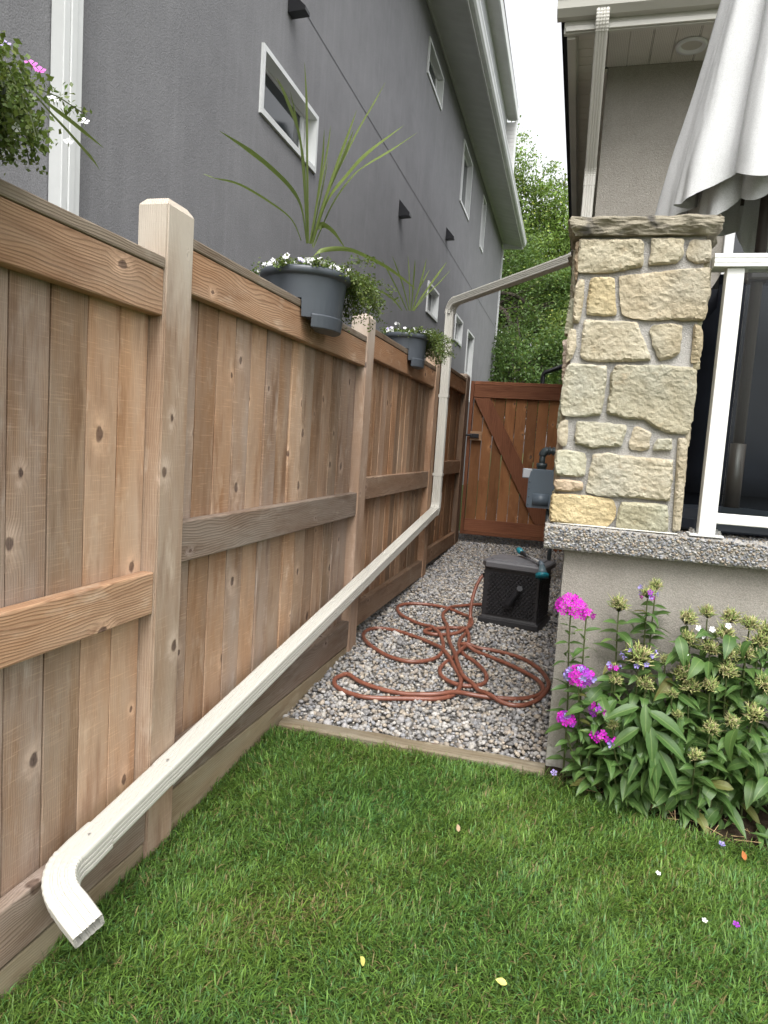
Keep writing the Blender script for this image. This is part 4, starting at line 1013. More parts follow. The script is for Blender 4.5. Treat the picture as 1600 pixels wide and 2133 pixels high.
# house part: gutter outlet, offset back to the wall, drop
a1 = arc((-0.095, 4.655, 4.06), (0, 0, -1), (0, 0.62, -0.78), 0.13, 12)
sweep('elbow', [(-0.095, 4.655, 4.075)] + a1, (1, 0, 0), DS, crimp=0.05, grow=0.03)
d = Vector((0, 0.62, -0.78)).normalized(); q0 = a1[-1]
L1 = (5.185 - q0.y) / d.y - 0.02
q1 = q0 + d * L1
sweep('pipe', [q0 - d * 0.02, q1], (1, 0, 0), DS)
a2 = arc(q1, d, (0, 0, -1), 0.10, 8)
sweep('elbow', a2 + [a2[-1] + Vector((0, 0, -0.06))], (1, 0, 0), DS, crimp=0.04, grow=0.03)
V0 = a2[-1] + Vector((0, 0, -0.05))
cr = (Vector((-1.2, 6.24, 2.655)) - Vector((V0.x, V0.y, 2.76))).normalized()
a3 = arc((V0.x, V0.y, 2.86), (0, 0, -1), cr, 0.08, 12)
sweep('pipe', [V0, (V0.x, V0.y, 2.86)], (1, 0, 0), DS)
sweep('elbow', a3, cr.cross(Vector((0, 0, -1))), DS, crimp=0.04, grow=0.03)
# the crossing and the drop at the fence
tgt = Vector((-1.2, 6.24, 2.64))
cr = (tgt - a3[-1]).normalized()
a4 = arc(tgt - cr * 0.10 + Vector((0, 0, 0.02)), cr, (0, 0, -1), 0.105, 16)
off = Vector((tgt.x - a4[-1].x, tgt.y - a4[-1].y, 0)); a4 = [p + off for p in a4]
side = cr.cross(Vector((0, 0, -1)))
sweep('pipe', [a3[-1] - cr * 0.02, a4[0] + cr * 0.02], side, DS)
sweep('elbow', a4, side, DS, crimp=0.05, grow=0.03)
bx = Vector((-1.2, 6.24, 0))
sl_d = Vector((0, -1, -0.1253)).normalized()
sweep('pipe', [a4[-1] + Vector((0, 0, 0.03)), (-1.2, 6.24, 2.24), ], (1, 0, 0), DS)
sweep('pipe', [(-1.2, 6.24, 2.27), (-1.2, 6.24, 0.95)], (1, 0, 0), DS, grow=0.04)
a5 = arc((-1.2, 6.24, 0.905), (0, 0, -1), sl_d, 0.085, 14)
sweep('elbow', [(-1.2, 6.24, 0.99)] + a5, (1, 0, 0), DS, crimp=0.04, grow=0.08)
p = a5[-1]
def along(y): return p + sl_d * ((p.y - y) / -sl_d.y)
sweep('pipe', [p - sl_d * 0.02, along(4.15)], (1, 0, 0), DS)
sweep('pipe', [along(4.20), along(1.93)], (1, 0, 0), DS, grow=0.04)
sweep('pipe', [along(1.98), along(1.47)], (1, 0, 0), DS, grow=0.0)
out_d = Vector((0.87, -0.22, -0.44)).normalized()
e0 = along(1.500)
a6 = arc(e0, sl_d, out_d, 0.092, 18)
o, n1 = sweep('elbow', [along(1.62), along(1.54)] + a6 + [a6[-1] + out_d * 0.03, a6[-1] + out_d * 0.095], (1, 0, 0), DS, crimp=0.035, grow=0.10)
for y, dy in ((1.575, 0), (1.955, 0), (4.17, 0)):
    c = along(y) + Vector((0, 0, 0.0325))
    me = MB().lathe([(0.0055, 0), (0.005, 0.0025), (0.0005, 0.003)], 8).mesh('screw', STEEL)
    obj('screw', me, DS, c)
for zz in (1.85, 1.15):
    MB().box(-1.247, -1.156, 6.205, 6.275, zz - 0.012, zz + 0.012).build('strap', CREAM, DS)

# ================================================================== GAS METER
GMt = empty('gas_meter', (-0.28, 6.3, 0.95), 'grey gas meter with elbowed pipes on the house wall by the gate', 'gas meter')
my = 6.28
body = MB()
# two pressed shells with a rounded belly
def shell(x0, x1, y0, y1, prof):
    b = len(body.v); k = len(prof)
    for y in (y0, y1): body.v.extend([(x0 + (x1 - x0) * u, y, z) for u, z in prof])
    body.f.extend([(b + i, b + (i + 1) % k, b + k + (i + 1) % k, b + k + i) for i in range(k)] + [tuple(b + i for i in range(k)), tuple(b + k + i for i in reversed(range(k)))])
pr = [(0.02, 0.935), (0.98, 0.935), (1.0, 0.955), (1.0, 1.16), (0.93, 1.235), (0.07, 1.235), (0.0, 1.16), (0.0, 0.955)]
shell(-0.392, -0.175, my - 0.075, my + 0.075, pr)
body.build('body', METER, GMt, bevel=0.008, seg=2)
MB().box(-0.405, -0.162, my - 0.010, my + 0.010, 0.925, 1.175).build('flange', METER, GMt, bevel=0.004)
MB().tube([(-0.35, my - 0.060, 1.00), (-0.215, my - 0.060, 1.00)], 0.055, 18).build('belly', METER, GMt, smooth=True)
for z in (0.955, 1.02, 1.09, 1.15):
    for xx in (-0.385, -0.182):
        obj('bolt', MB().lathe([(0.0065, 0), (0.0065, 0.008), (0.0005, 0.009)], 6).mesh('bolt', METERD), GMt, (xx, my - 0.076, z), (math.pi / 2, 0, 0))
MB().box(-0.375, -0.19, my - 0.05, my + 0.05, 1.232, 1.262).build('top_cover', METER, GMt, bevel=0.006)
ix = MB().box(-0.455, -0.372, my - 0.055, my + 0.05, 1.178, 1.262).build('index_box', paint('index_cover', (0.33, 0.35, 0.37), 0.2, 0.05), GMt, bevel=0.008, seg=2)
MB().box(-0.448, -0.38, my - 0.058, my - 0.0555, 1.186, 1.25).build('window', NT('index_window').fin((0.45, 0.46, 0.48), 0.1), ix)
def fit(pts, r): MB().tube(pts, r, 16).build('pipe', METERD, GMt, smooth=True)
fit([(-0.300, my, 1.26), (-0.300, my, 1.30)], 0.040); fit([(-0.300, my, 1.29), (-0.300, my, 1.40)], 0.026)
fit([(-0.300, my, 1.28), (-0.300, my, 1.315)], 0.045)
el = arc((-0.300, my, 1.38), (0, 0, 1), (1, 0, 0), 0.045, 10); fit(el, 0.034)
fit([el[-1], el[-1] + Vector((0.05, 0, 0))], 0.026); fit([el[-1] + Vector((0.005, 0, 0)), el[-1] + Vector((0.018, 0, 0))], 0.038); fit([el[-1] + Vector((0.035, 0, 0)), el[-1] + Vector((0.048, 0, 0))], 0.036)
e2 = arc(el[-1] + Vector((0.045, 0, 0)), (1, 0, 0), (0, 0, -1), 0.04, 10); fit(e2, 0.033)
fit([e2[-1], (e2[-1].x, my, 1.15)], 0.025); fit([(e2[-1].x, my, 1.28), (e2[-1].x, my, 1.22)], 0.031)
fit([(e2[-1].x, my, 1.16), (e2[-1].x, my + 0.01, 0.35)], 0.018)
fit([(-0.215, my, 0.95), (-0.215, my, 0.70), (-0.05, my + 0.01, 0.66)], 0.016)

# dark rail beyond the gate
dr_ = empty('dark_handrail', (-0.53, 9.5, 0.4), 'dark bent pipe rail beyond the gate', 'rail')
MB().tube([(-0.537, 9.5, 0.5), (-0.537, 9.5, 2.40)] + [tuple(v) for v in arc((-0.537, 9.5, 2.40), (0, 0, 1), (0.92, 0, 0.38), 0.06, 6)] + [(-0.05, 9.5, 2.64)], 0.028, 10).build('tube', BLACK, dr_, smooth=True)
MB().box(-0.56, -0.51, 9.47, 9.53, 0.38, 0.5).build('foot', BLACK, dr_)
# ================================================================== HOSE BOX
HB = empty('hose_box', (-0.345, 5.12, G(5.1)), 'charcoal wicker pattern resin hose reel box on the gravel', 'hose box')
HB.rotation_euler = (0, 0, math.radians(-11))
HBM = wmat(HB)
def hb(mb, name, mat, parent=None, bevel=0.0, smooth=False, seg=1):
    o = bpy.data.objects.new(name, mb.mesh(name, mat, smooth, bevel, seg)); COL.objects.link(o)
    o.matrix_basis = HBM; return attach(o, parent or HB)
w, dp, hh = 0.208, 0.17, 0.415
bd = MB()
for (sx, z) in ((1.0, 0.0), (1.0, 0.05), (0.965, 0.055), (0.965, hh)):
    for x, y in ((-1, -1), (1, -1), (1, 1), (-1, 1)): bd.v.append((x * w * sx, y * dp * sx, z))
bd.f = [(3, 2, 1, 0), (12, 13, 14, 15)] + [(i * 4 + k, i * 4 + (k + 1) % 4, i * 4 + 4 + (k + 1) % 4, i * 4 + 4 + k) for i in range(3) for k in range(4)]
hb(bd, 'body', DARKPL, bevel=0.004)
hb(MB().box(-w - 0.014, w + 0.014, -dp - 0.014, dp + 0.014, 0.0, 0.045), 'skirt', DARKPL, bevel=0.008, seg=2)
# woven panels: rows of over-and-under strips, real relief
wv = MB()
def weave(face):
    rows, cols = 18, 12
    for r in range(rows):
        z0 = 0.075 + r * (hh - 0.11) / rows; zh = (hh - 0.11) / rows * 0.86
        for c in range(cols):
            u0 = -0.84 + 1.68 * c / cols + (0.07 if r % 2 else 0.0); u1 = u0 + 1.68 / cols * 0.92
            b = len(wv.v); e = 0.009
            q = [(u0, z0, 0), (u1, z0, 0), (u1, z0 + zh, 0), (u0, z0 + zh, 0), ((u0 + u1) / 2 - 0.03, z0 + zh * .2, e), ((u0 + u1) / 2 + 0.03, z0 + zh * .2, e), ((u0 + u1) / 2 + 0.03, z0 + zh * .8, e), ((u0 + u1) / 2 - 0.03, z0 + zh * .8, e)]
            for u, z, o_ in q:
                if face == 'f': wv.v.append((u * w * .965, -dp * .965 - 0.001 - o_, z))
                elif face == 'l': wv.v.append((-w * .965 - 0.001 - o_, -u * dp * .965, z))
                else: wv.v.append((w * .965 + 0.001 + o_, u * dp * .965, z))
            wv.f += [tuple(b + i for i in s_) for s_ in ((0, 1, 5, 4), (1, 2, 6, 5), (2, 3, 7, 6), (3, 0, 4, 7), (4, 5, 6, 7))]
for f in 'flr':
    wv = MB(); weave(f); hb(wv, 'wicker_panel', DARKPL)
ld = MB()
for s_, z in ((1.02, hh - 0.012), (1.09, hh), (1.09, hh + 0.030), (1.05, hh + 0.040), (0.86, hh + 0.043), (0.84, hh + 0.051), (0.2, hh + 0.055)):
    c = 0.30
    for x, y in ((-1, -1 + c), (-1 + c * .6, -1), (1 - c * .1, -1), (1, -1 + c * .1), (1, 1 - c * .1), (1 - c * .1, 1), (-1 + c * .6, 1), (-1, 1 - c)): ld.v.append((x * w * s_, y * dp * s_ * 1.03, z))
for i in range(6):
    for k in range(8): ld.f.append((i * 8 + k, i * 8 + (k + 1) % 8, i * 8 + 8 + (k + 1) % 8, i * 8 + 8 + k))
ld.f.append(tuple(48 + k for k in range(8)))
hb(ld, 'lid', LIDPL)
cr_ = hb(MB().tube([(0.0, -dp - 0.002, 0.17), (0.0, -dp - 0.030, 0.17)], 0.036, 18), 'crank_hub', BLACK)
hb(MB().tube([(0.0, -dp - 0.035, 0.17), (0.075, -dp - 0.040, 0.285)], [0.026, 0.020], 12), 'crank_arm', BLACK)
hb(MB().tube([(0.075, -dp - 0.03, 0.285), (0.085, -dp - 0.075, 0.300)], [0.017, 0.020], 12), 'crank_knob', BLACK)

# hose: one long loose tangle on the stones
hz_ = []
pts = []
for i, (x, y) in enumerate(HOSE):
    pts.append([x, y, G(y) + 0.022])
pts[0] = [-0.565, 5.08, 0.50]; pts[1] = [-0.60, 5.06, 0.478]; pts[2] = [-0.632, 5.02, 0.395]; pts[3] = [-0.645, 4.97, 0.29]; pts.insert(4, [-0.640, 4.93, 0.20])
pts[5] = [-0.634, 4.86, G(4.9) + 0.025]
pts.append([-0.50, 5.405, G(5.4) + 0.025])
path = smooth_path(pts, 8)
arr = np.array([p[:] for p in path]); lift = np.zeros(len(arr))
for i in range(len(arr)):                        # later runs ride over earlier ones
    d = np.hypot(arr[:max(0, i - 14), 0] - arr[i, 0], arr[:max(0, i - 14), 1] - arr[i, 1])
    if len(d):
        j = d.argmin()
        if d[j] < 0.045 and arr[i, 2] < G(arr[i, 1]) + 0.1: lift[i] = min(0.05, lift[j] + 0.024) * (1 - d[j] / 0.06)
for _ in range(3): lift = np.convolve(np.pad(lift, 2, 'edge'), [.1, .2, .4, .2, .1], 'valid')
path = [Vector((a[0], a[1], a[2] + l)) for a, l in zip(arr, lift)]
def hosemat():
    s = NT('terracotta_hose'); p = s.obco(); f = s.noise(p, 25, 3); g = s.noise(p, 300, 2)
    c = s.mix(s.rng(f, 0.35, 0.7), (0.165, 0.058, 0.036), (0.215, 0.082, 0.052)); c = s.mix(s.rng(g, .6, .75, 0, .35), c, (0.13, 0.045, 0.03))
    return s.fin(c, 0.36, s.bump(g, 0.05, 0.001), spec=0.45)
HO = empty('garden_hose', (-0.7, 4.2, G(4.2)), 'terracotta coloured garden hose lying in loose loops on the gravel', 'hose')
MB().tube(path, 0.0125, 10).build('hose', hosemat(), HO, smooth=True)
MB().tube([(-0.552, 5.075, 0.503), (-0.590, 5.065, 0.490)], 0.019, 12).build('coupling', BLACK, HO, smooth=True)

# watering wand lying on the box lid
WD = empty('watering_wand', (-0.25, 5.0, 0.63), 'teal and grey watering wand lying across the hose box lid', 'watering wand')
wa, wb = Vector((-0.352, 5.24, 0.666)), Vector((-0.150, 4.83, 0.650))
dv = (wb - wa).normalized()
MB().tube([wa + dv * 0.02, wa + dv * 0.14], [0.017, 0.015], 14).build('grip', BLACK, WD, smooth=True)
MB().tube([wa + dv * 0.13, wa + dv * 0.36], 0.0095, 12).build('tube', ALU, WD, smooth=True)
MB().tube([wa - dv * 0.035 + Vector((0, 0, 0.012)), wa - dv * 0.01 + Vector((0, 0, 0.008)), wa + dv * 0.035], [0.020, 0.024, 0.018], 14).build('handle', TEAL, WD, smooth=True)
MB().tube([wa + dv * 0.01 + Vector((0.012, 0, 0.0)), wa + dv * 0.02 + Vector((0.030, 0, -0.010))], [0.016, 0.012], 12).build('thumb_valve', TEAL, WD, smooth=True)
tip = wa + dv * 0.36; hd = Vector((0.10, -0.45, -0.88)).normalized()
MB().tube([tip, tip + dv * 0.03, tip + dv * 0.045 + hd * 0.02], [0.014, 0.016, 0.020], 14).build('collar', METER, WD, smooth=True)
h0 = tip + dv * 0.045 + hd * 0.015
MB().tube([h0, h0 + hd * 0.03, h0 + hd * 0.065], [0.020, 0.026, 0.044], 18).build('head', paint('smoke_plastic', (0.10, 0.145, 0.165), 0.2, 0.05), WD, smooth=True)
MB().tube([h0 + hd * 0.060, h0 + hd * 0.085], [0.047, 0.045], 18).build('head_ring', TEAL, WD, smooth=True)

# ================================================================== RAIL PLANTERS
BLADE = leafmat('spike_leaf', (0.15, 0.20, 0.055), (0.21, 0.26, 0.085), 0.25, 0.4, False)
BLADEY = leafmat('spike_leaf_yellow', (0.40, 0.31, 0.05), (0.30, 0.28, 0.06), 0.25, 0.5, False)
STRAW = leafmat('dry_leaf', (0.42, 0.30, 0.16), (0.35, 0.24, 0.12), 0.1, 0.7, False)
LEAFC = leafmat('small_leaf', None, None, 0.25, 0.45, False, True)
PETALW = paint('white_petal', (0.80, 0.80, 0.80), 0.6, 0.03, 0.2)
PETALP = paint('lilac_petal', (0.45, 0.36, 0.72), 0.6, 0.05, 0.2)
PETALK = paint('pink_petal', (0.72, 0.16, 0.60), 0.6, 0.05, 0.2)
def blade(path_pts, width, mat, parent, cmat=None):
    P = smooth_path(path_pts, 6); n = len(P); V = []; F = []
    for i, p in enumerate(P):
        t = (P[min(i + 1, n - 1)] - P[max(i - 1, 0)]).normalized()
        view = Vector((p.x, p.y, p.z - 1.4)).normalized()
        s = t.cross(Vector((0.75, 0.6, 0.3)).normalized()); s = s.normalized() if s.length > 0.05 else t.orthogonal()
        u = i / (n - 1); w = width * min(1, (1 - u) * 3.6 + 0.03) * (0.7 + 0.6 * min(u * 3, 1)) * 0.5
        nn = s.cross(t)
        V += [tuple(p - s * w + nn * w * 0.35), tuple(p), tuple(p + s * w + nn * w * 0.35)]
    for i in range(n - 1): F += [(3 * i, 3 * i + 1, 3 * i + 4, 3 * i + 3), (3 * i + 1, 3 * i + 2, 3 * i + 5, 3 * i + 4)]
    return obj('blade', mk_mesh('blade', V, F, mat, True), parent)
def floret_mesh(name, mat, n=5, cup=0.25, eye=None):
    m = MB(); m.v.append((0, 0, 0))
    for k in range(n):
        a = 2 * math.pi * k / n; b = len(m.v)
        for r, da, z in ((0.35, -0.32, 0.02), (0.85, -0.50, cup * .7), (1.05, 0.0, cup), (0.85, 0.50, cup * .7), (0.35, 0.32, 0.02)):
            m.v.append((r * math.cos(a + da), r * math.sin(a + da), z + 0.03 * (k % 2)))
        m.f += [(0, b, b + 4), (b, b + 1, b + 3, b + 4), (b + 1, b + 2, b + 3)]
    b = len(m.v)
    for r, z in ((0.16, 0.0), (0.07, -0.9)):
        for k in range(5): m.v.append((r * math.cos(k * 1.2566), r * math.sin(k * 1.2566), z))
    for k in range(5): m.f.append((b + k, b + (k + 1) % 5, b + 5 + (k + 1) % 5, b + 5 + k))
    return m.mesh(name, mat, True)
FL_W, FL_P, FL_K = floret_mesh('flower', PETALW), floret_mesh('flower', PETALP), floret_mesh('flower', PETALK)
def frame_to(d, loc, scale, roll=0.0):
    q = Vector(d).normalized().to_track_quat('Z', 'Y')
    return Matrix.Translation(loc) @ q.to_matrix().to_4x4() @ Matrix.Rotation(roll, 4, 'Z') @ Matrix.Scale(scale, 4)
def planter(y, capz, R, label, blades, sprays, flowers, seed, extra):
    r = random.Random(seed); xc = FX - 0.0525
    T = empty('planter', (xc, y, capz - 0.1), label, 'planter', 'rail planters on the fence')
    S = R / 0.205
    zt = capz + 0.135 * S
    rim = [(R * 0.86, zt - 0.045), (R * 0.955, zt - 0.030), (R * 1.0, zt - 0.026), (R * 1.03, zt - 0.022), (R * 1.035, zt), (R * 1.0, zt + 0.006), (R * 0.96, zt), (R * 0.94, zt - 0.04)]
    pot = MB().lathe([(R * 0.885, capz + 0.004), (R * 0.915, capz + 0.06 * S), (R * 0.945, zt - 0.03), (R * 0.95, zt - 0.022)], 48, (xc, y, 0))
    pot.build('bowl', POTPL, T, smooth=True)
    o = MB().lathe(rim, 48, (xc, y, 0)).build('rim', POTPL, T, smooth=True)
    # two lobes hanging down either side of the fence, with a drip foot
    for s in (1, -1):
        lob = MB(); x0 = 0.056; prof = []
        for rr, zz in ((R * 0.888, capz + 0.006), (R * 0.872, capz - 0.03), (R * 0.85, capz - 0.075)):
            a = math.acos(min(0.98, x0 / rr)); ring = []
            for k in range(17):
                t = -a + 2 * a * k / 16; ring.append((xc + s * rr * math.cos(t), y + rr * math.sin(t), zz))
            prof.append(ring)
        for ring in prof: lob.v += ring
        for i in range(2):
            for k in range(16):
                q = (i * 17 + k, i * 17 + k + 1, (i + 1) * 17 + k + 1, (i + 1) * 17 + k); lob.f.append(q if s < 0 else q[::-1])
            lob.f.append((i * 17 + 16, i * 17, (i + 1) * 17, (i + 1) * 17 + 16))
        lob.f.append(tuple(34 + k for k in range(17)))
        lob.build('saddle_lobe', POTPL, T)
        ft = MB(); rr = R * 0.875; a = 1.0
        for zz, q in ((capz - 0.058, 1.0), (capz - 0.062, 1.03), (capz - 0.118, 0.99)):
            for k in range(13):
                t = -a + 2 * a * k / 12; ft.v.append((xc + s * rr * q * math.cos(t), y + rr * q * math.sin(t), zz))
            ft.v.append((xc + s * (x0 + 0.004), y, zz))
        for i in range(2):
            for k in range(14): ft.f.append((i * 14 + k, i * 14 + (k + 1) % 14, (i + 1) * 14 + (k + 1) % 14, (i + 1) * 14 + k))
        ft.f.append(tuple(28 + k for k in range(14)))
        ft.build('foot', POTPL, T, bevel=0.003)
    MB().lathe([(0.0005, zt - 0.03), (R * 0.95, zt - 0.035)], 24, (xc, y, 0)).build('soil', SOIL, T)
    sp = empty('spike_plant', (xc, y, zt - 0.03), extra[0], 'plant', 'spiky plants in the rail planters')
    for i, b in enumerate(blades):
        blade(b, 0.025 if i not in extra[2] else (0.017 if y > 2 else 0.011), BLADEY if i in extra[1] else BLADE, sp)
    # trailing sprays of small leaves
    tr_e = empty('trailing_plant', (xc, y, zt - 0.02), extra[3], 'plant', 'trailing flowers in the rail planters')
    V = []; C = []; ends = []; st = MB()
    for k in range(sprays):
        trail = r.random() < extra[6]
        if trail:
            az = r.gauss(*extra[4]); L = r.uniform(0.13, 0.24) * extra[5]; q0_ = r.uniform(.7, 1.0); drop = r.uniform(0.10, 0.55)
        else:
            az = r.uniform(0, 6.283); L = r.uniform(0.035, 0.075); q0_ = r.uniform(.1, .95); drop = r.uniform(0.0, 0.2)
        p = Vector((xc + R * 0.9 * math.cos(az) * q0_, y + R * 0.9 * math.sin(az) * q0_, zt + r.uniform(-0.012, 0.006)))
        dirv = Vector((math.cos(az), math.sin(az), r.uniform(0.1, 0.7) if trail else r.uniform(.2, 1.2))).normalized()
        line = [p.copy()]
        for j in range(12):
            p = p + dirv * (L / 12) * 1.35; dirv = (dirv + Vector((r.uniform(-.12, .12), r.uniform(-.12, .12), -drop * 0.55))).normalized(); line.append(p.copy())
            for q in range(10 if trail else 5):
                c = p + Vector((r.gauss(0, .014), r.gauss(0, .014), r.gauss(0, .012)))
                n_ = Vector((r.gauss(0, 1), r.gauss(0, 1), r.gauss(.8, .7))).normalized(); u = n_.orthogonal().normalized(); u = Matrix.Rotation(r.uniform(0, 6.28), 3, n_) @ u; w_ = n_.cross(u)
                s = r.uniform(0.0048, 0.0092)
                V += [c - u * s, c + w_ * s * .62 + n_ * s * .15, c + u * s, c - w_ * s * .62 + n_ * s * .15]
                g = r.uniform(0.65, 1.3); yl = r.random()
                col = (0.085 * g + 0.05 * yl, 0.140 * g + 0.03 * yl, 0.036 * g)
                C += [col] * 4
        st.tube(line[::3] + [line[-1]], 0.0016, 4, False); ends.append((line[-1], line[r.randint(5, 10)], line[r.randint(1, 6)]))
    F = np.arange(len(V)).reshape(-1, 4)
    o = obj('foliage', np_mesh('foliage', [v[:] for v in V], F, LEAFC, C), tr_e); o['kind'] = 'stuff'
    st.build('stems', LEAF_STEM, tr_e)['kind'] = 'stuff'
    for k in range(flowers):
        if r.random() < 0.62:
            az = r.uniform(-2.7, 1.4); q = R * r.uniform(.72, 1.04); p = Vector((xc + q * math.cos(az), y + q * math.sin(az), zt + r.uniform(.006, .040)))
        else:
            e = r.choice(ends); p = e[r.choice((0, 1, 2, 2))] + Vector((r.gauss(0, .012), r.gauss(0, .012), r.uniform(.004, .02)))
        me = FL_W if r.random() < 0.88 else FL_P
        d = Vector((0.5 - p.x * 0 + r.gauss(0, .5), -0.7 + r.gauss(0, .5), 0.4 + r.gauss(0, .4)))
        obj_m('flower', me, frame_to(d, p, r.uniform(0.0095, 0.0145), r.random() * 6), tr_e)
    return T, sp, tr_e
LEAF_STEM = paint('green_stem', (0.075, 0.095, 0.035), 0.6)
BLADES1[14] = [[-1.30, 3.14, 2.16], [-1.27, 3.16, 2.25]] + BLADES1[14]
planter(3.14, 2.012, 0.205, 'large slate grey rail planter with tall spikes nearest the middle of the fence', BLADES1, 135, 95, 5,
        ('tall spiky plant with long arching leaves in the larger grey planter', (), (4, 11, 2, 5, 14), 'white flowered trailing plant spilling from the larger grey planter', (1.05, 0.50), 1.0, 0.55))
planter(5.12, 2.082, 0.165, 'smaller slate grey rail planter beside the vertical downspout', BLADES2, 110, 50, 9,
        ('short spiky plant in the planter beside the vertical downspout', (), (0, 1, 2, 3, 5), 'white flowered trailing plant in the planter beside the vertical downspout', (1.0, 0.6), 0.95, 0.55))
B0 = BLADES0 + [[[-1.31, 1.08, 2.04], [-1.34, 1.07, 2.4], [-1.36, 1.05, 2.75]], [[-1.31, 1.08, 2.04], [-1.42, 1.0, 2.35], [-1.6, 0.9, 2.6]], [[-1.31, 1.08, 2.04], [-1.25, 0.95, 2.4], [-1.2, 0.8, 2.7]]]
T, sp, tp = planter(1.045, 1.913, 0.205, 'slate grey rail planter cut by the left edge of the picture', B0, 40, 18, 15,
        ('spiky plant in the planter at the left edge, two leaves drooping', (), (0, 1), 'trailing plant with pink and white flowers at the left edge', (0.95, 0.45), 0.62, 0.60))
for (p, me, s) in (((-1.17, 1.285, 2.135), FL_K, 0.013), ((-1.175, 1.315, 2.138), FL_K, 0.013), ((-1.20, 1.245, 2.155), FL_P, 0.013), ((-1.09, 1.35, 2.045), FL_W, 0.012), ((-1.16, 1.34, 2.09), FL_W, 0.013), ((-1.12, 1.34, 2.00), FL_W, 0.011)):
    obj_m('flower', me, frame_to((0.4, -0.6, 0.6), p, s, 0.4), tp)

# ================================================================== PHLOX
LEAF = leafmat('phlox_leaf', (0.055, 0.116, 0.030), (0.086, 0.156, 0.042), 0.27, 0.42, True)
LEAFL = leafmat('phlox_young_leaf', (0.105, 0.18, 0.045), (0.13, 0.20, 0.055), 0.28, 0.42, True)
def leaf_mesh(name, mat, wid, droop, fold, twist=0.0):
    m = MB(); n = 9
    for i in range(n):
        t = i / (n - 1); w = wid * (math.sin(math.pi * min(1, t ** 0.72)) ** 0.9) * (1 - 0.15 * t) * 0.5
        if i == 0: w = wid * 0.06
        if i == n - 1: w = 0.002
        y = math.sin(droop * t) / droop if droop > 0.05 else t; z = (math.cos(droop * t) - 1) / droop if droop > 0.05 else 0
        a = twist * t
        for s in (-1, -0.5, 0, 0.5, 1):
            xx = s * w; zz = abs(s) * w * fold + 0.010 * math.sin(t * 18 + s * 3) * abs(s)
            m.v.append((xx * math.cos(a) - zz * math.sin(a), y, z + zz * math.cos(a) + xx * math.sin(a)))
    for i in range(n - 1):
        for k in range(4): m.f.append((i * 5 + k, i * 5 + k + 1, i * 5 + 6 + k, i * 5 + 5 + k))
    return m.mesh(name, mat, True)
LV = [leaf_mesh('leaf', LEAF, 0.36, 0.9, 0.28, 0.3), leaf_mesh('leaf', LEAF, 0.40, 1.3, 0.20, -0.25), leaf_mesh('leaf', LEAF, 0.33, 0.55, 0.34, 0.1), leaf_mesh('leaf', LEAF, 0.38, 1.1, 0.25, 0.5), leaf_mesh('leaf', LEAF, 0.42, 1.7, 0.12, 0.9), leaf_mesh('leaf', LEAF, 0.28, 0.3, 0.45, -0.7)]
LEAFY = leafmat('phlox_yellowed_leaf', (0.135, 0.150, 0.038), (0.175, 0.160, 0.050), 0.25, 0.5, True)
LVL = [leaf_mesh('leaf', LEAFY, 0.34, 1.2, 0.2, 0.4), leaf_mesh('leaf', LEAFL, 0.30, 0.7, 0.3, 0.2), leaf_mesh('leaf', LEAFL, 0.5, 0.5, 0.15, 0.1)]
MAG = paint('magenta_petal', (0.50, 0.018, 0.42), 0.55, 0.10, 0.2)
PUR = paint('purple_petal', (0.29, 0.032, 0.40), 0.55, 0.12, 0.2)
BLU = paint('faded_blue_petal', (0.30, 0.25, 0.58), 0.6, 0.12, 0.2)
FM, FP, FB = floret_mesh('floret', MAG, cup=0.12), floret_mesh('floret', PUR, cup=0.12), floret_mesh('floret', BLU, cup=0.5)
CALYX = vcol('spent_calyx', 0.75)
def spent(seed, n=190):
    r = np.random.default_rng(seed); V = []; F = []; C = []
    for k in range(n):
        z = r.uniform(-0.35, 1); a = r.uniform(0, 6.28); d = np.array([math.sqrt(max(0, 1 - z * z)) * math.cos(a), math.sqrt(max(0, 1 - z * z)) * math.sin(a), z])
        org = d * r.uniform(0.1, 0.62); d = d * 0.8 + np.array([0, 0, .45]) + r.normal(0, .38, 3); d /= np.linalg.norm(d)
        b0 = org; u = np.cross(d, r.normal(size=3)); u /= np.linalg.norm(u); v = np.cross(d, u); bend = r.normal(0, .16, 3)
        L = r.uniform(0.22, 0.40); w = r.uniform(0.028, 0.055); b = len(V)
        base = np.array([(0.27, 0.30, 0.10), (0.33, 0.34, 0.14), (0.18, 0.24, 0.07), (0.36, 0.31, 0.17), (0.22, 0.19, 0.09), (0.15, 0.21, 0.06)][r.integers(0, 6)]) * r.uniform(.7, 1.15)
        for t, ww in ((0, 1), (0.5, 0.85)):
            for q in range(3):
                an = q * 2.094; V.append(b0 + d * L * t + bend * t * t + (u * math.cos(an) + v * math.sin(an)) * w * ww); C.append(base * (1.1 + .4 * t))
        V.append(b0 + d * L + bend); C.append(base * 1.6)
        for q in range(3): F += [(b + q, b + (q + 1) % 3, b + 3 + (q + 1) % 3), (b + q, b + 3 + (q + 1) % 3, b + 3 + q), (b + 3 + q, b + 3 + (q + 1) % 3, b + 6)]
        # stalk to the middle
        b = len(V)
        for q in range(3): V.append(b0 + (u * math.cos(q * 2.094) + v * math.sin(q * 2.094)) * 0.02); C.append((0.09, 0.11, 0.03))
        V.append(np.array([0, 0, -0.5])); C.append((0.09, 0.11, 0.03)); F += [(b, b + 1, b + 3), (b + 1, b + 2, b + 3), (b + 2, b, b + 3)]
    return np_mesh('seed_head', np.array(V), np.array(F), CALYX, np.array(C))
SPENT = [spent(s) for s in (1, 2, 3, 4)]
STEMM = paint('phlox_stem', (0.085, 0.105, 0.035), 0.6)
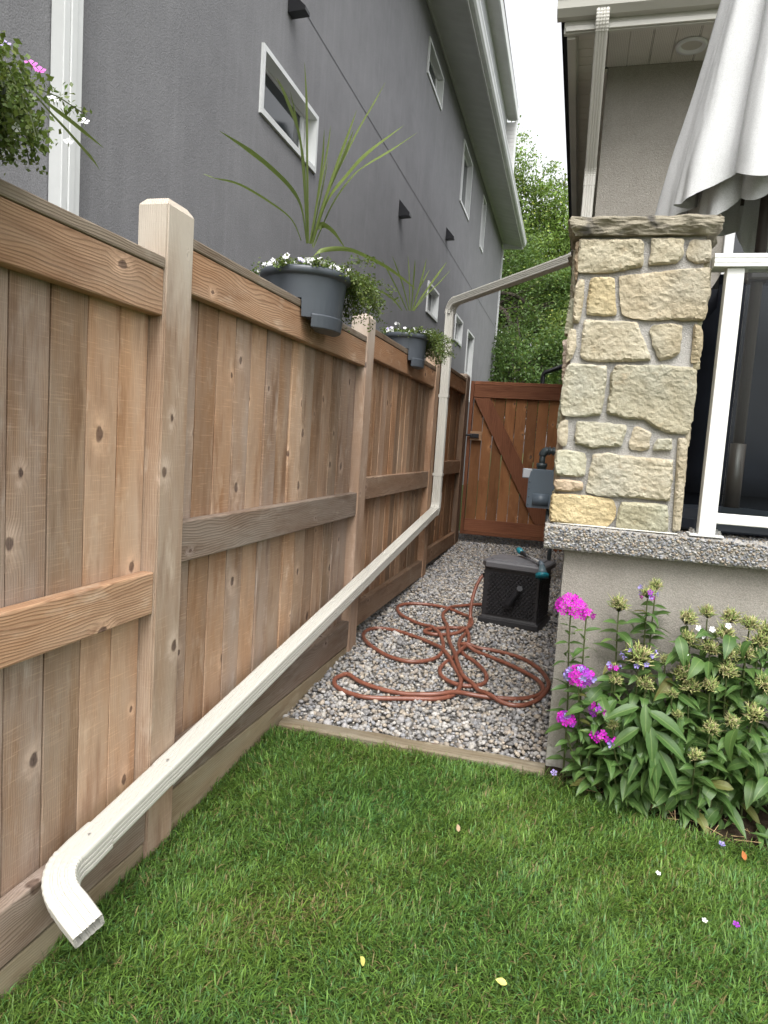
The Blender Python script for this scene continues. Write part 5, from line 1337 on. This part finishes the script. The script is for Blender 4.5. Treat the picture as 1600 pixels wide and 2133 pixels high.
def phlox(name_label, heads, seed, leaf_scale=1.0, fillers=0, fx=(0, 0), fy=(0, 0), fz=(0, 0)):
    r = random.Random(seed)
    cx = sum(h[1] for h in heads) / len(heads)
    T = empty('phlox', (cx, 2.9, G(2.9)), name_label, 'plant', 'phlox in the flower bed')
    st = MB(); nleaf = 0
    for h in heads:
        kind, x, y, z, R = h
        bx_ = x + (cx + 0.10 - x) * 0.30 + r.uniform(-.02, .02); by = min(2.97, max(2.80, y + 0.06 + r.uniform(-.02, .03)))
        g = G(by)
        top = Vector((x, y, z - R * 0.5))
        ln = smooth_path([(bx_, by, g - .01), (bx_ + (x - bx_) * .25, by + (y - by) * .2, g + (z - g) * .4), (x + (bx_ - x) * .2, y + (by - y) * .25, g + (z - g) * .75), top], 5)
        MB().tube(ln, [0.0045 - 0.002 * i / len(ln) for i in range(len(ln))], 6, False).build('stem', STEMM, T, smooth=True)
        H = z - g; nn = max(3, int(H / 0.055)); az = r.uniform(0, 6.28)
        for k in range(nn):
            t = 0.16 + 0.80 * k / nn; p = ln[min(len(ln) - 1, int(t * (len(ln) - 1)))]
            az += math.pi / 2 + r.uniform(-.25, .25)
            for s in (0, math.pi):
                a = az + s; L = (0.135 - 0.050 * t) * leaf_scale * r.uniform(.62, 1.22)
                dv_ = Vector((math.cos(a), math.sin(a) * 0.9 - 0.25, 0)).normalized()
                if p.y + dv_.y * L > 3.0: dv_.y *= -0.4; dv_.normalize()
                el_ = r.uniform(-0.05, 0.55) if t > 0.35 else r.uniform(-.35, .3)
                f = Vector((dv_.x * math.cos(el_), dv_.y * math.cos(el_), math.sin(el_)))
                up = Vector((0, -0.25, 1)); sd2 = f.cross(up).normalized(); up = sd2.cross(f)
                M = Matrix((sd2, f, up)).transposed().to_4x4(); M = Matrix.Translation(p) @ M @ Matrix.Rotation(r.uniform(-.35, .35), 4, 'Y') @ Matrix.Scale(L, 4)
                obj_m('leaf', r.choice(LV) if r.random() < .93 else r.choice(LVL[:2]), M, T); nleaf += 1
        if kind in 'sb' or kind == 'q':
            hd_ = obj_m('seed_head', r.choice(SPENT), frame_to((r.gauss(0, .2), -.25 + r.gauss(0, .2), 1), (x, y, z), R, r.random() * 6), T)
            if kind != 's':
                for k in range(7):
                    a = r.uniform(0, 6.28); q = Vector((math.cos(a) * r.uniform(.4, .95), -abs(math.sin(a)) * .8, r.uniform(-.3, .7)))
                    obj_m('floret', FB if kind == 'b' else r.choice((FM, FP, FB)), frame_to(q, Vector((x, y, z)) + q * R, 0.0115, r.random() * 6), hd_)
        else:
            n = {True: 46, False: 20}[R > 0.05] if R > 0.032 else 9
            core_ = obj_m('flower_head', r.choice(SPENT), frame_to((0, -.2, 1), (x, y, z - R * .25), R * 0.62, r.random() * 6), T)
            for k in range(n):
                zz = 1 - 1.35 * (k + .5) / n; a = k * 2.39996; q = Vector((math.sqrt(max(0, 1 - zz * zz)) * math.cos(a), math.sqrt(max(0, 1 - zz * zz)) * math.sin(a), zz * .8))
                me = FM if kind == 'm' or r.random() < .45 else (FP if r.random() < .75 else FB)
                obj_m('floret', me, frame_to(q + Vector((r.gauss(0, .2), -.3 + r.gauss(0, .2), r.gauss(0, .2))), Vector((x, y, z)) + q * R * r.uniform(.88, 1.05), r.uniform(0.0125, 0.0155), r.random() * 6), core_)
    for k in range(fillers):           # lower foliage filling the clump
        x = r.uniform(*fx); y = r.uniform(*fy); z = r.uniform(*fz)
        a = r.gauss(-math.pi / 2, .95); L = r.uniform(.075, .135) * leaf_scale
        el_ = r.uniform(-.7, .35); f = Vector((math.cos(a) * math.cos(el_), math.sin(a) * math.cos(el_), math.sin(el_)))
        up = Vector((0, -.2, 1)); sd2 = f.cross(up).normalized(); up = sd2.cross(f)
        M = Matrix.Translation((x, y, z)) @ Matrix((sd2, f, up)).transposed().to_4x4() @ Matrix.Rotation(r.uniform(-.5, .5), 4, 'Y') @ Matrix.Scale(L, 4)
        obj_m('leaf', r.choice(LV) if r.random() < .96 else r.choice(LVL), M, T)
    return T
lab = {'a': 'phlox with bright magenta flower heads at the wall corner', 'b': 'tall phlox with faded heads and a few purple flowers in the middle of the bed',
       'c': 'bushy phlox covered in spent yellow green heads at the right of the bed', 'd': 'low leafy phlox with broad leaves at the front of the bed'}
ph_a = phlox(lab['a'], HEADS[:5], 1, 0.70, 110, (0.10, 0.32), (2.78, 2.96), (0.07, 0.42))
ph_b = phlox(lab['b'], HEADS[7:14], 2, 1.0, 150, (0.16, 0.48), (2.80, 2.96), (0.10, 0.52))
ph_c = phlox(lab['c'], HEADS[14:31], 3, 1.0, 175, (0.42, 1.0), (2.80, 2.97), (0.30, 0.78))
ph_c2 = phlox(lab['d'], HEADS[31:38] + HEADS[5:7], 4, 1.0, 200, (0.28, 1.05), (2.72, 2.93), (0.07, 0.46))
# the big drooping leaves of the front shoot
for (x, y, z, a, el_, L) in ((0.325, 2.74, 0.49, -1.45, -1.0, 0.135), (0.335, 2.73, 0.47, -0.35, -0.30, 0.17), (0.30, 2.73, 0.48, -2.75, -0.22, 0.14), (0.345, 2.72, 0.42, -1.25, -1.05, 0.145), (0.36, 2.72, 0.40, -0.45, -0.40, 0.16), (0.31, 2.73, 0.40, -2.7, -0.5, 0.14), (0.365, 2.71, 0.34, -1.15, -1.1, 0.15), (0.385, 2.72, 0.33, -0.7, -0.75, 0.15), (0.33, 2.72, 0.31, -2.2, -0.8, 0.13), (0.37, 2.71, 0.27, -1.3, -1.15, 0.13)):
    f = Vector((math.cos(a) * math.cos(el_), math.sin(a) * math.cos(el_), math.sin(el_))); up = Vector((0, -.6, 1)); s2 = f.cross(up).normalized(); up = s2.cross(f)
    obj_m('leaf', LV[2], Matrix.Translation((x, y, z)) @ Matrix((s2, f, up)).transposed().to_4x4() @ Matrix.Scale(L, 4), ph_c2)
for k in range(20):                    # more of the same clump, off to the right
    pass
ph_e = phlox('leafy phlox with spent heads beyond the right edge of the bed', [('s', 0.83 + 0.09 * k, 2.83 + 0.05 * (k % 3), 0.55 + 0.1 * (k % 4), 0.05) for k in range(9)], 8, 0.9, 60, (0.8, 1.6), (2.75, 2.95), (0.08, 0.45))
# white petals caught on the spent heads
for (x, y, z) in ((0.50, 2.87, 0.775), (0.515, 2.86, 0.75), (0.55, 2.88, 0.775), (0.465, 2.84, 0.665), (0.60, 2.86, 0.80)):
    obj_m('petal', FL_W, frame_to((.1, -.8, .4), (x, y, z), 0.012, 1.0), ph_c)
# dry stalks at the foot of the clump
dk = MB(); rr = random.Random(4)
for k in range(70):
    x = rr.uniform(0.1, 1.3); y = bed_y(x) + rr.uniform(-0.01, .10); a = rr.uniform(0, 6.28); L = rr.uniform(.03, .10)
    dk.tube([(x, y, G(y) + .016), (x + math.cos(a) * L, y + math.sin(a) * L * .6, G(y) + rr.uniform(.016, .05))], 0.0013, 4, False)
o = dk.build('dry_stalks', STRAW); tag(o, 'dry straw stalks scattered on the flower bed soil', 'straw', kind='stuff')

# ================================================================== GRAVEL
def jit(x0, x1, y0, y1, pitch, r):
    xs = np.arange(x0, x1, pitch); ys = np.arange(y0, y1, pitch * 0.92)
    X, Y = np.meshgrid(xs, ys); X = X + (np.arange(len(ys))[:, None] % 2) * pitch / 2
    X = X.ravel() + r.normal(0, pitch * .28, X.size); Y = Y.ravel() + r.normal(0, pitch * .28, Y.size)
    return X, Y
GRAV = PALET * 0.50 + PALET.mean(0) * np.array([1.02, 1.0, .96]) * 0.27
r = np.random.default_rng(5)
X, Y = jit(-1.33, -0.03, 3.045, 4.7, 0.0215, r); Z = 0.054 * (Y - 2.05) + r.uniform(-0.004, 0.012, len(X)) + 0.006 * np.sin(X * 9 + Y * 4) * np.cos(Y * 7)
o = obj('gravel', pebbles('gravel', np.stack([X, Y, Z], 1), np.clip(0.0120 * np.exp(r.normal(0, .33, len(X))), .006, .024), PEB, False, (0.5, 0.85), 8, palette=GRAV)); tag(o, 'pale mixed pebble gravel covering the side passage near the lawn', 'gravel', kind='stuff')
X2, Y2 = jit(-1.33, -0.03, 4.7, 10.5, 0.023, r); Z2 = 0.054 * (Y2 - 2.05) + r.uniform(-0.004, 0.012, len(X2))
o2 = obj('gravel', pebbles('gravel', np.stack([X2, Y2, Z2], 1), np.clip(0.0125 * np.exp(r.normal(0, .3, len(X2))), .006, .024), PEB, False, (0.5, 0.85), 9, palette=GRAV)); tag(o2, 'pebble gravel further up the side passage towards the gate', 'gravel', kind='stuff')

# ================================================================== GRASS
def grass(name, x0, x1, y0, y1, dens, seed, lab_):
    r = np.random.default_rng(seed); n = int((x1 - x0) * (y1 - y0) * dens)
    X = r.uniform(x0, x1, n); Y = r.uniform(y0, y1, n)
    by = np.array([2.94 if x < -0.03 else bed_y(x) - 0.005 for x in X])
    keep = (Y < by + r.normal(0, .012, n)); X, Y = X[keep], Y[keep]; n = len(X)
    flow = 1.0 * np.sin(X * 2.1 + 1.3 * np.sin(Y * 2.7)) + 1.0 * np.cos(Y * 3.1 + 0.8 * np.sin(X * 4.3)) + 1.1 * np.sin(X * 9.7 + Y * 6.1) + 1.0 * np.sin(X * 17 - Y * 21 + 2 * np.sin(X * 6))
    a = 0.55 * flow + r.normal(0, 1.35, n) - 0.6
    clump = np.sin(X * 13 + 2 * np.sin(Y * 9)) * np.cos(Y * 15 + 2 * np.sin(X * 11))
    patch = np.sin(X * 3.7 + 1.1) * np.cos(Y * 4.9 + .4) + 0.6 * np.sin(X * 8.3 - Y * 6.1)
    L = r.uniform(0.020, 0.056, n) * (1 + 0.22 * clump)
    lean = np.clip(r.normal(0.70, 0.28, n), 0.05, 1.15)
    w = 0.0014 * np.exp(r.normal(0, .35, n))
    g = 0.054 * (Y - 2.05) - 0.010
    hx, hy = np.cos(a), np.sin(a); sx, sy = -hy, hx
    V = np.zeros((n, 7, 3), np.float32)
    for i, (t, ww) in enumerate(((0, 1), (0.4, 0.95), (0.75, 0.7))):
        ang = lean * (0.35 + 0.9 * t); d = L * t
        cx = X + hx * d * np.sin(ang); cy = Y + hy * d * np.sin(ang); cz = g + d * np.cos(ang)
        V[:, 2 * i] = np.stack([cx - sx * w * ww, cy - sy * w * ww, cz], 1); V[:, 2 * i + 1] = np.stack([cx + sx * w * ww, cy + sy * w * ww, cz], 1)
    ang = lean * 1.3; V[:, 6] = np.stack([X + hx * L * np.sin(ang), Y + hy * L * np.sin(ang), g + np.maximum(L * np.cos(ang), 0.010)], 1)
    q = np.array([(0, 1, 3), (0, 3, 2), (2, 3, 5), (2, 5, 4), (4, 5, 6)])
    F = (np.arange(n)[:, None, None] * 7 + q[None]).reshape(-1, 3)
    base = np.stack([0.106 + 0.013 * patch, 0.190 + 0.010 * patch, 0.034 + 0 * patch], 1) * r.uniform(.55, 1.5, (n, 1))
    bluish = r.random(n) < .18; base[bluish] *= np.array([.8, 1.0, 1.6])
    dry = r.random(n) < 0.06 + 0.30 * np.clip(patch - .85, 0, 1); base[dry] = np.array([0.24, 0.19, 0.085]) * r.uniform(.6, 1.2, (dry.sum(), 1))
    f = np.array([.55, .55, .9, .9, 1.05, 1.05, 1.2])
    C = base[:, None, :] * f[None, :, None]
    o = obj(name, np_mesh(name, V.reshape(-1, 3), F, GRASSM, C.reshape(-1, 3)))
    return tag(o, lab_, 'grass', kind='stuff')
GRASSM = leafmat('grass_blade', None, None, 0.25, 0.5, False, True)
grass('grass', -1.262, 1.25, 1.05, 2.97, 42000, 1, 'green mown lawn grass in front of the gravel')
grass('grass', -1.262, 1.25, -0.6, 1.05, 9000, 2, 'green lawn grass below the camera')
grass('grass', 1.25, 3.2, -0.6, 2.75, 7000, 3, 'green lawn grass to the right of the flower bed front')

# fallen leaves and petals on the lawn
def litter(name, label, p, mesh, s, roll, tilt=(0.15, -0.35, 1)):
    o = obj_m(name, mesh, frame_to(tilt, (p[0], p[1], G(p[1]) + 0.030), s * 0.8, roll)); return tag(o, label, name.split('_')[-1])
YEL = paint('yellow_leaf', (0.62, 0.56, 0.16), 0.6, 0.1, 0.2); ORA = paint('rust_leaf', (0.36, 0.13, 0.04), 0.6, 0.1, 0.2); TANL = paint('tan_leaf', (0.42, 0.30, 0.19), 0.6, .1, .2)
def flat_leaf(mat):
    m = MB(); P = [(0, -1), (.45, -.6), (.62, -.05), (.4, .5), (0, 1.0), (-.4, .5), (-.62, -.05), (-.45, -.6)]
    m.v = [(0, 0, 0.0)] + [(x, y, .22 * abs(x) + .08 * y) for x, y in P]; m.f = [(0, i + 1, (i + 1) % 8 + 1) for i in range(8)]
    return m.mesh('fallen_leaf', mat)
litter('fallen_leaf', 'yellow leaf standing on edge in the lawn near the bottom centre', (-0.439, 1.711), flat_leaf(YEL), 0.020, 0.3, (.9, -.3, .35))
litter('fallen_leaf', 'pale yellow leaf lying flat near the bottom edge of the lawn', (-0.072, 1.763), flat_leaf(YEL), 0.020, 1.2)
litter('fallen_leaf', 'rust orange leaf on the lawn at the far right', (0.676, 2.588), flat_leaf(ORA), 0.020, 0.2, (.3, -.8, .5))
litter('fallen_leaf', 'curled tan leaf in the middle of the lawn', (-0.296, 2.403), flat_leaf(TANL), 0.017, 0.1, (.5, -.7, .4))
litter('fallen_petal', 'white petal below the flower bed on the lawn', (0.376, 2.381), FL_W, 0.011, 0.2)
litter('fallen_petal', 'white petal lowest and nearest the right edge of the lawn', (0.489, 2.193), FL_W, 0.011, 0.9)
litter('fallen_petal', 'purple petal at the lower right of the lawn', (0.579, 2.208), FP, 0.014, 0.5)
litter('fallen_petal', 'pale blue petal near the bed edge at the right', (0.612, 2.63), FB, 0.015, 0.5)
litter('fallen_petal', 'pale lilac flower on the grass by the wall corner', (0.019, 2.93), FL_P, 0.018, 0.5, (0.1, -.7, .7))
litter('fallen_petal', 'dark purple petal on the grass by the bed corner', (0.098, 2.892), FP, 0.013, 1.5, (0.1, -.7, .7))

# ================================================================== TREES
BARK = soil_mat('bark', (0.055, 0.045, 0.036), (0.11, 0.095, 0.08), 14, 0.8)
TLEAF = leafmat('tree_leaf', None, None, 0.35, 0.5, False, True)
def tree(name, label, base, height, crown, n, seed, leaf=0.10, hue=(0.075, 0.145, 0.032), limbs=(), group=None, clumps=300):
    """crown: list of ellipsoids (cx,cy,cz,rx,ry,rz) in world space"""
    r = np.random.default_rng(seed); rr = random.Random(seed)
    T = empty(name, base, label, 'tree', group)
    tk = MB(); top = Vector((base[0] + rr.uniform(-.4, .4), base[1], base[2] + height * .9))
    line = [Vector(base) + (top - Vector(base)) * t + Vector((rr.uniform(-.12, .12), rr.uniform(-.12, .12), 0)) * (1 if 0 < t < 1 else 0) for t in np.linspace(0, 1, 9)]
    tk.tube(line, [0.20 * (1 - .88 * i / 8) * height / 11 for i in range(9)], 10)
    tk.build('trunk', BARK, T, smooth=True)
    for k, l in enumerate(limbs):
        ps = smooth_path(l[0], 5); MB().tube(ps, [l[1] * (1 - .75 * i / len(ps)) for i in range(len(ps))], 8).build('limb', BARK, T, smooth=True)
    cs = []; wts = np.array([c[3] * c[4] * c[5] for c in crown]); wts /= wts.sum()
    ci = r.choice(len(crown), clumps, p=wts); E = np.array(crown)
    d = r.normal(size=(clumps, 3)); d /= np.linalg.norm(d, axis=1, keepdims=True); rad = r.uniform(0.25, 1, (clumps, 1)) ** 0.5
    cen = E[ci, :3] + d * rad * E[ci, 3:] * r.uniform(.85, 1.08, (clumps, 1))
    tone_ = r.uniform(.6, 1.35, clumps)
    # twigs to a sample of clumps
    tw = MB()
    for k in range(min(70, clumps)):
        z = min(line[-1].z, max(base[2] + height * .2, cen[k, 2] - rr.uniform(.5, 1.6))); t = (z - base[2]) / (height * .9); p = line[min(8, int(t * 8))]
        m_ = (Vector(cen[k]) + p) / 2 + Vector((0, 0, rr.uniform(-.2, .4))); tw.tube([p, m_, Vector(cen[k])], [0.035, 0.02, 0.008], 5, False)
    tw.build('branches', BARK, T)
    li = r.integers(0, clumps, n); sig = r.uniform(.16, .42, clumps)
    P = cen[li] + r.normal(size=(n, 3)) * sig[li][:, None] * np.array([1, 1, .75])
    nn = r.normal(size=(n, 3)) + np.array([0, -.2, .7]); nn /= np.linalg.norm(nn, axis=1, keepdims=True)
    u = np.cross(nn, r.normal(size=(n, 3))); u /= np.linalg.norm(u, axis=1, keepdims=True); v = np.cross(nn, u)
    s = leaf * r.uniform(.6, 1.15, (n, 1)) / 2
    V = np.stack([P - u * s, P + v * s * .6 + nn * s * .2, P + u * s, P - v * s * .6 + nn * s * .2], 1).reshape(-1, 3)
    c = np.array(hue)[None] * (tone_[li] * r.uniform(.75, 1.25, n))[:, None]; yl = r.random(n) < .10; c[yl] *= np.array([1.6, 1.2, .9])
    o = obj('crown', np_mesh('crown', V, np.arange(4 * n).reshape(-1, 4), TLEAF, np.repeat(c, 4, 0)), T)
    return T
grp = 'trees beyond the gate'
tree('leafy_tree', 'tallest bright green tree rising beside the neighbour house', (-4.2, 29.5, 1), 14.0, [(-4.4, 29.5, 9.5, 2.1, 2.2, 4.6), (-3.7, 29, 12.0, 1.0, 1.2, 2.2), (-2.9, 29.5, 8.6, 1.6, 1.6, 3.0)], 34000, 1, 0.135, (0.145, 0.225, 0.050), (), grp, 380)
tree('leafy_tree', 'bright green tree with a rounded top left of the house eave', (-1.9, 30.5, 1), 13.0, [(-1.9, 30.5, 9.2, 1.7, 1.8, 3.5), (-2.2, 30, 11.4, .9, 1.0, 1.5), (-0.7, 31, 8.2, 1.4, 1.5, 3.0)], 34000, 2, 0.135, (0.150, 0.230, 0.052), (), grp, 380)
tree('leafy_tree', 'darker tree with thick curved limbs beyond the gate', (-4.6, 26.5, 1), 8.5, [(-1.9, 26.5, 6.6, 1.7, 1.2, 1.5), (-3.2, 26.8, 8.0, 1.2, 1.2, 1.2), (-0.6, 26.5, 6.2, 1.0, 1.0, 2.0)], 20000, 3, 0.12, (0.090, 0.155, 0.040),
     ([[(-4.6, 26.4, 5.9), (-3.6, 26.2, 6.55), (-3.1, 26.2, 6.42), (-2.75, 26.2, 5.95), (-2.45, 26.2, 5.62), (-1.9, 26.2, 5.68), (-1.3, 26.2, 5.9)], 0.15], [(((-4.6, 26.4, 6.5), (-3.4, 26.3, 7.05), (-2.6, 26.3, 6.95), (-2.0, 26.3, 6.45), (-1.5, 26.3, 6.3))), 0.10]), grp, 220)
tree('dense_tree', 'dense dark green tree low behind the gate', (-2.0, 22.5, 1), 5.0, [(-2.2, 22.5, 3.9, 1.5, 1.2, 1.5), (-0.7, 22.8, 3.8, 1.3, 1.2, 1.7), (-2.9, 24.5, 4.2, 1.0, 1.0, 1.3)], 26000, 4, 0.11, (0.085, 0.150, 0.040), (), grp, 260)
tree('dense_tree', 'green and yellow tree low behind the gate beside the pillar', (-0.6, 25.5, 1), 6.5, [(-0.4, 25.5, 5.0, 1.3, 1.2, 1.8), (0.6, 26, 5.2, 1.4, 1.2, 2.2), (-1.6, 27.5, 4.4, 1.6, 1.0, 1.6)], 22000, 5, 0.12, (0.120, 0.165, 0.038), (), grp, 220)
tree('leafy_tree', 'green tree furthest back, showing through the gaps', (-2.4, 38, 1), 13.0, [(-2.5, 38, 7.0, 3.6, 2, 4.5), (0.5, 39, 6.5, 3.0, 2, 4.5)], 22000, 6, 0.19, (0.115, 0.185, 0.055), (), grp, 300)
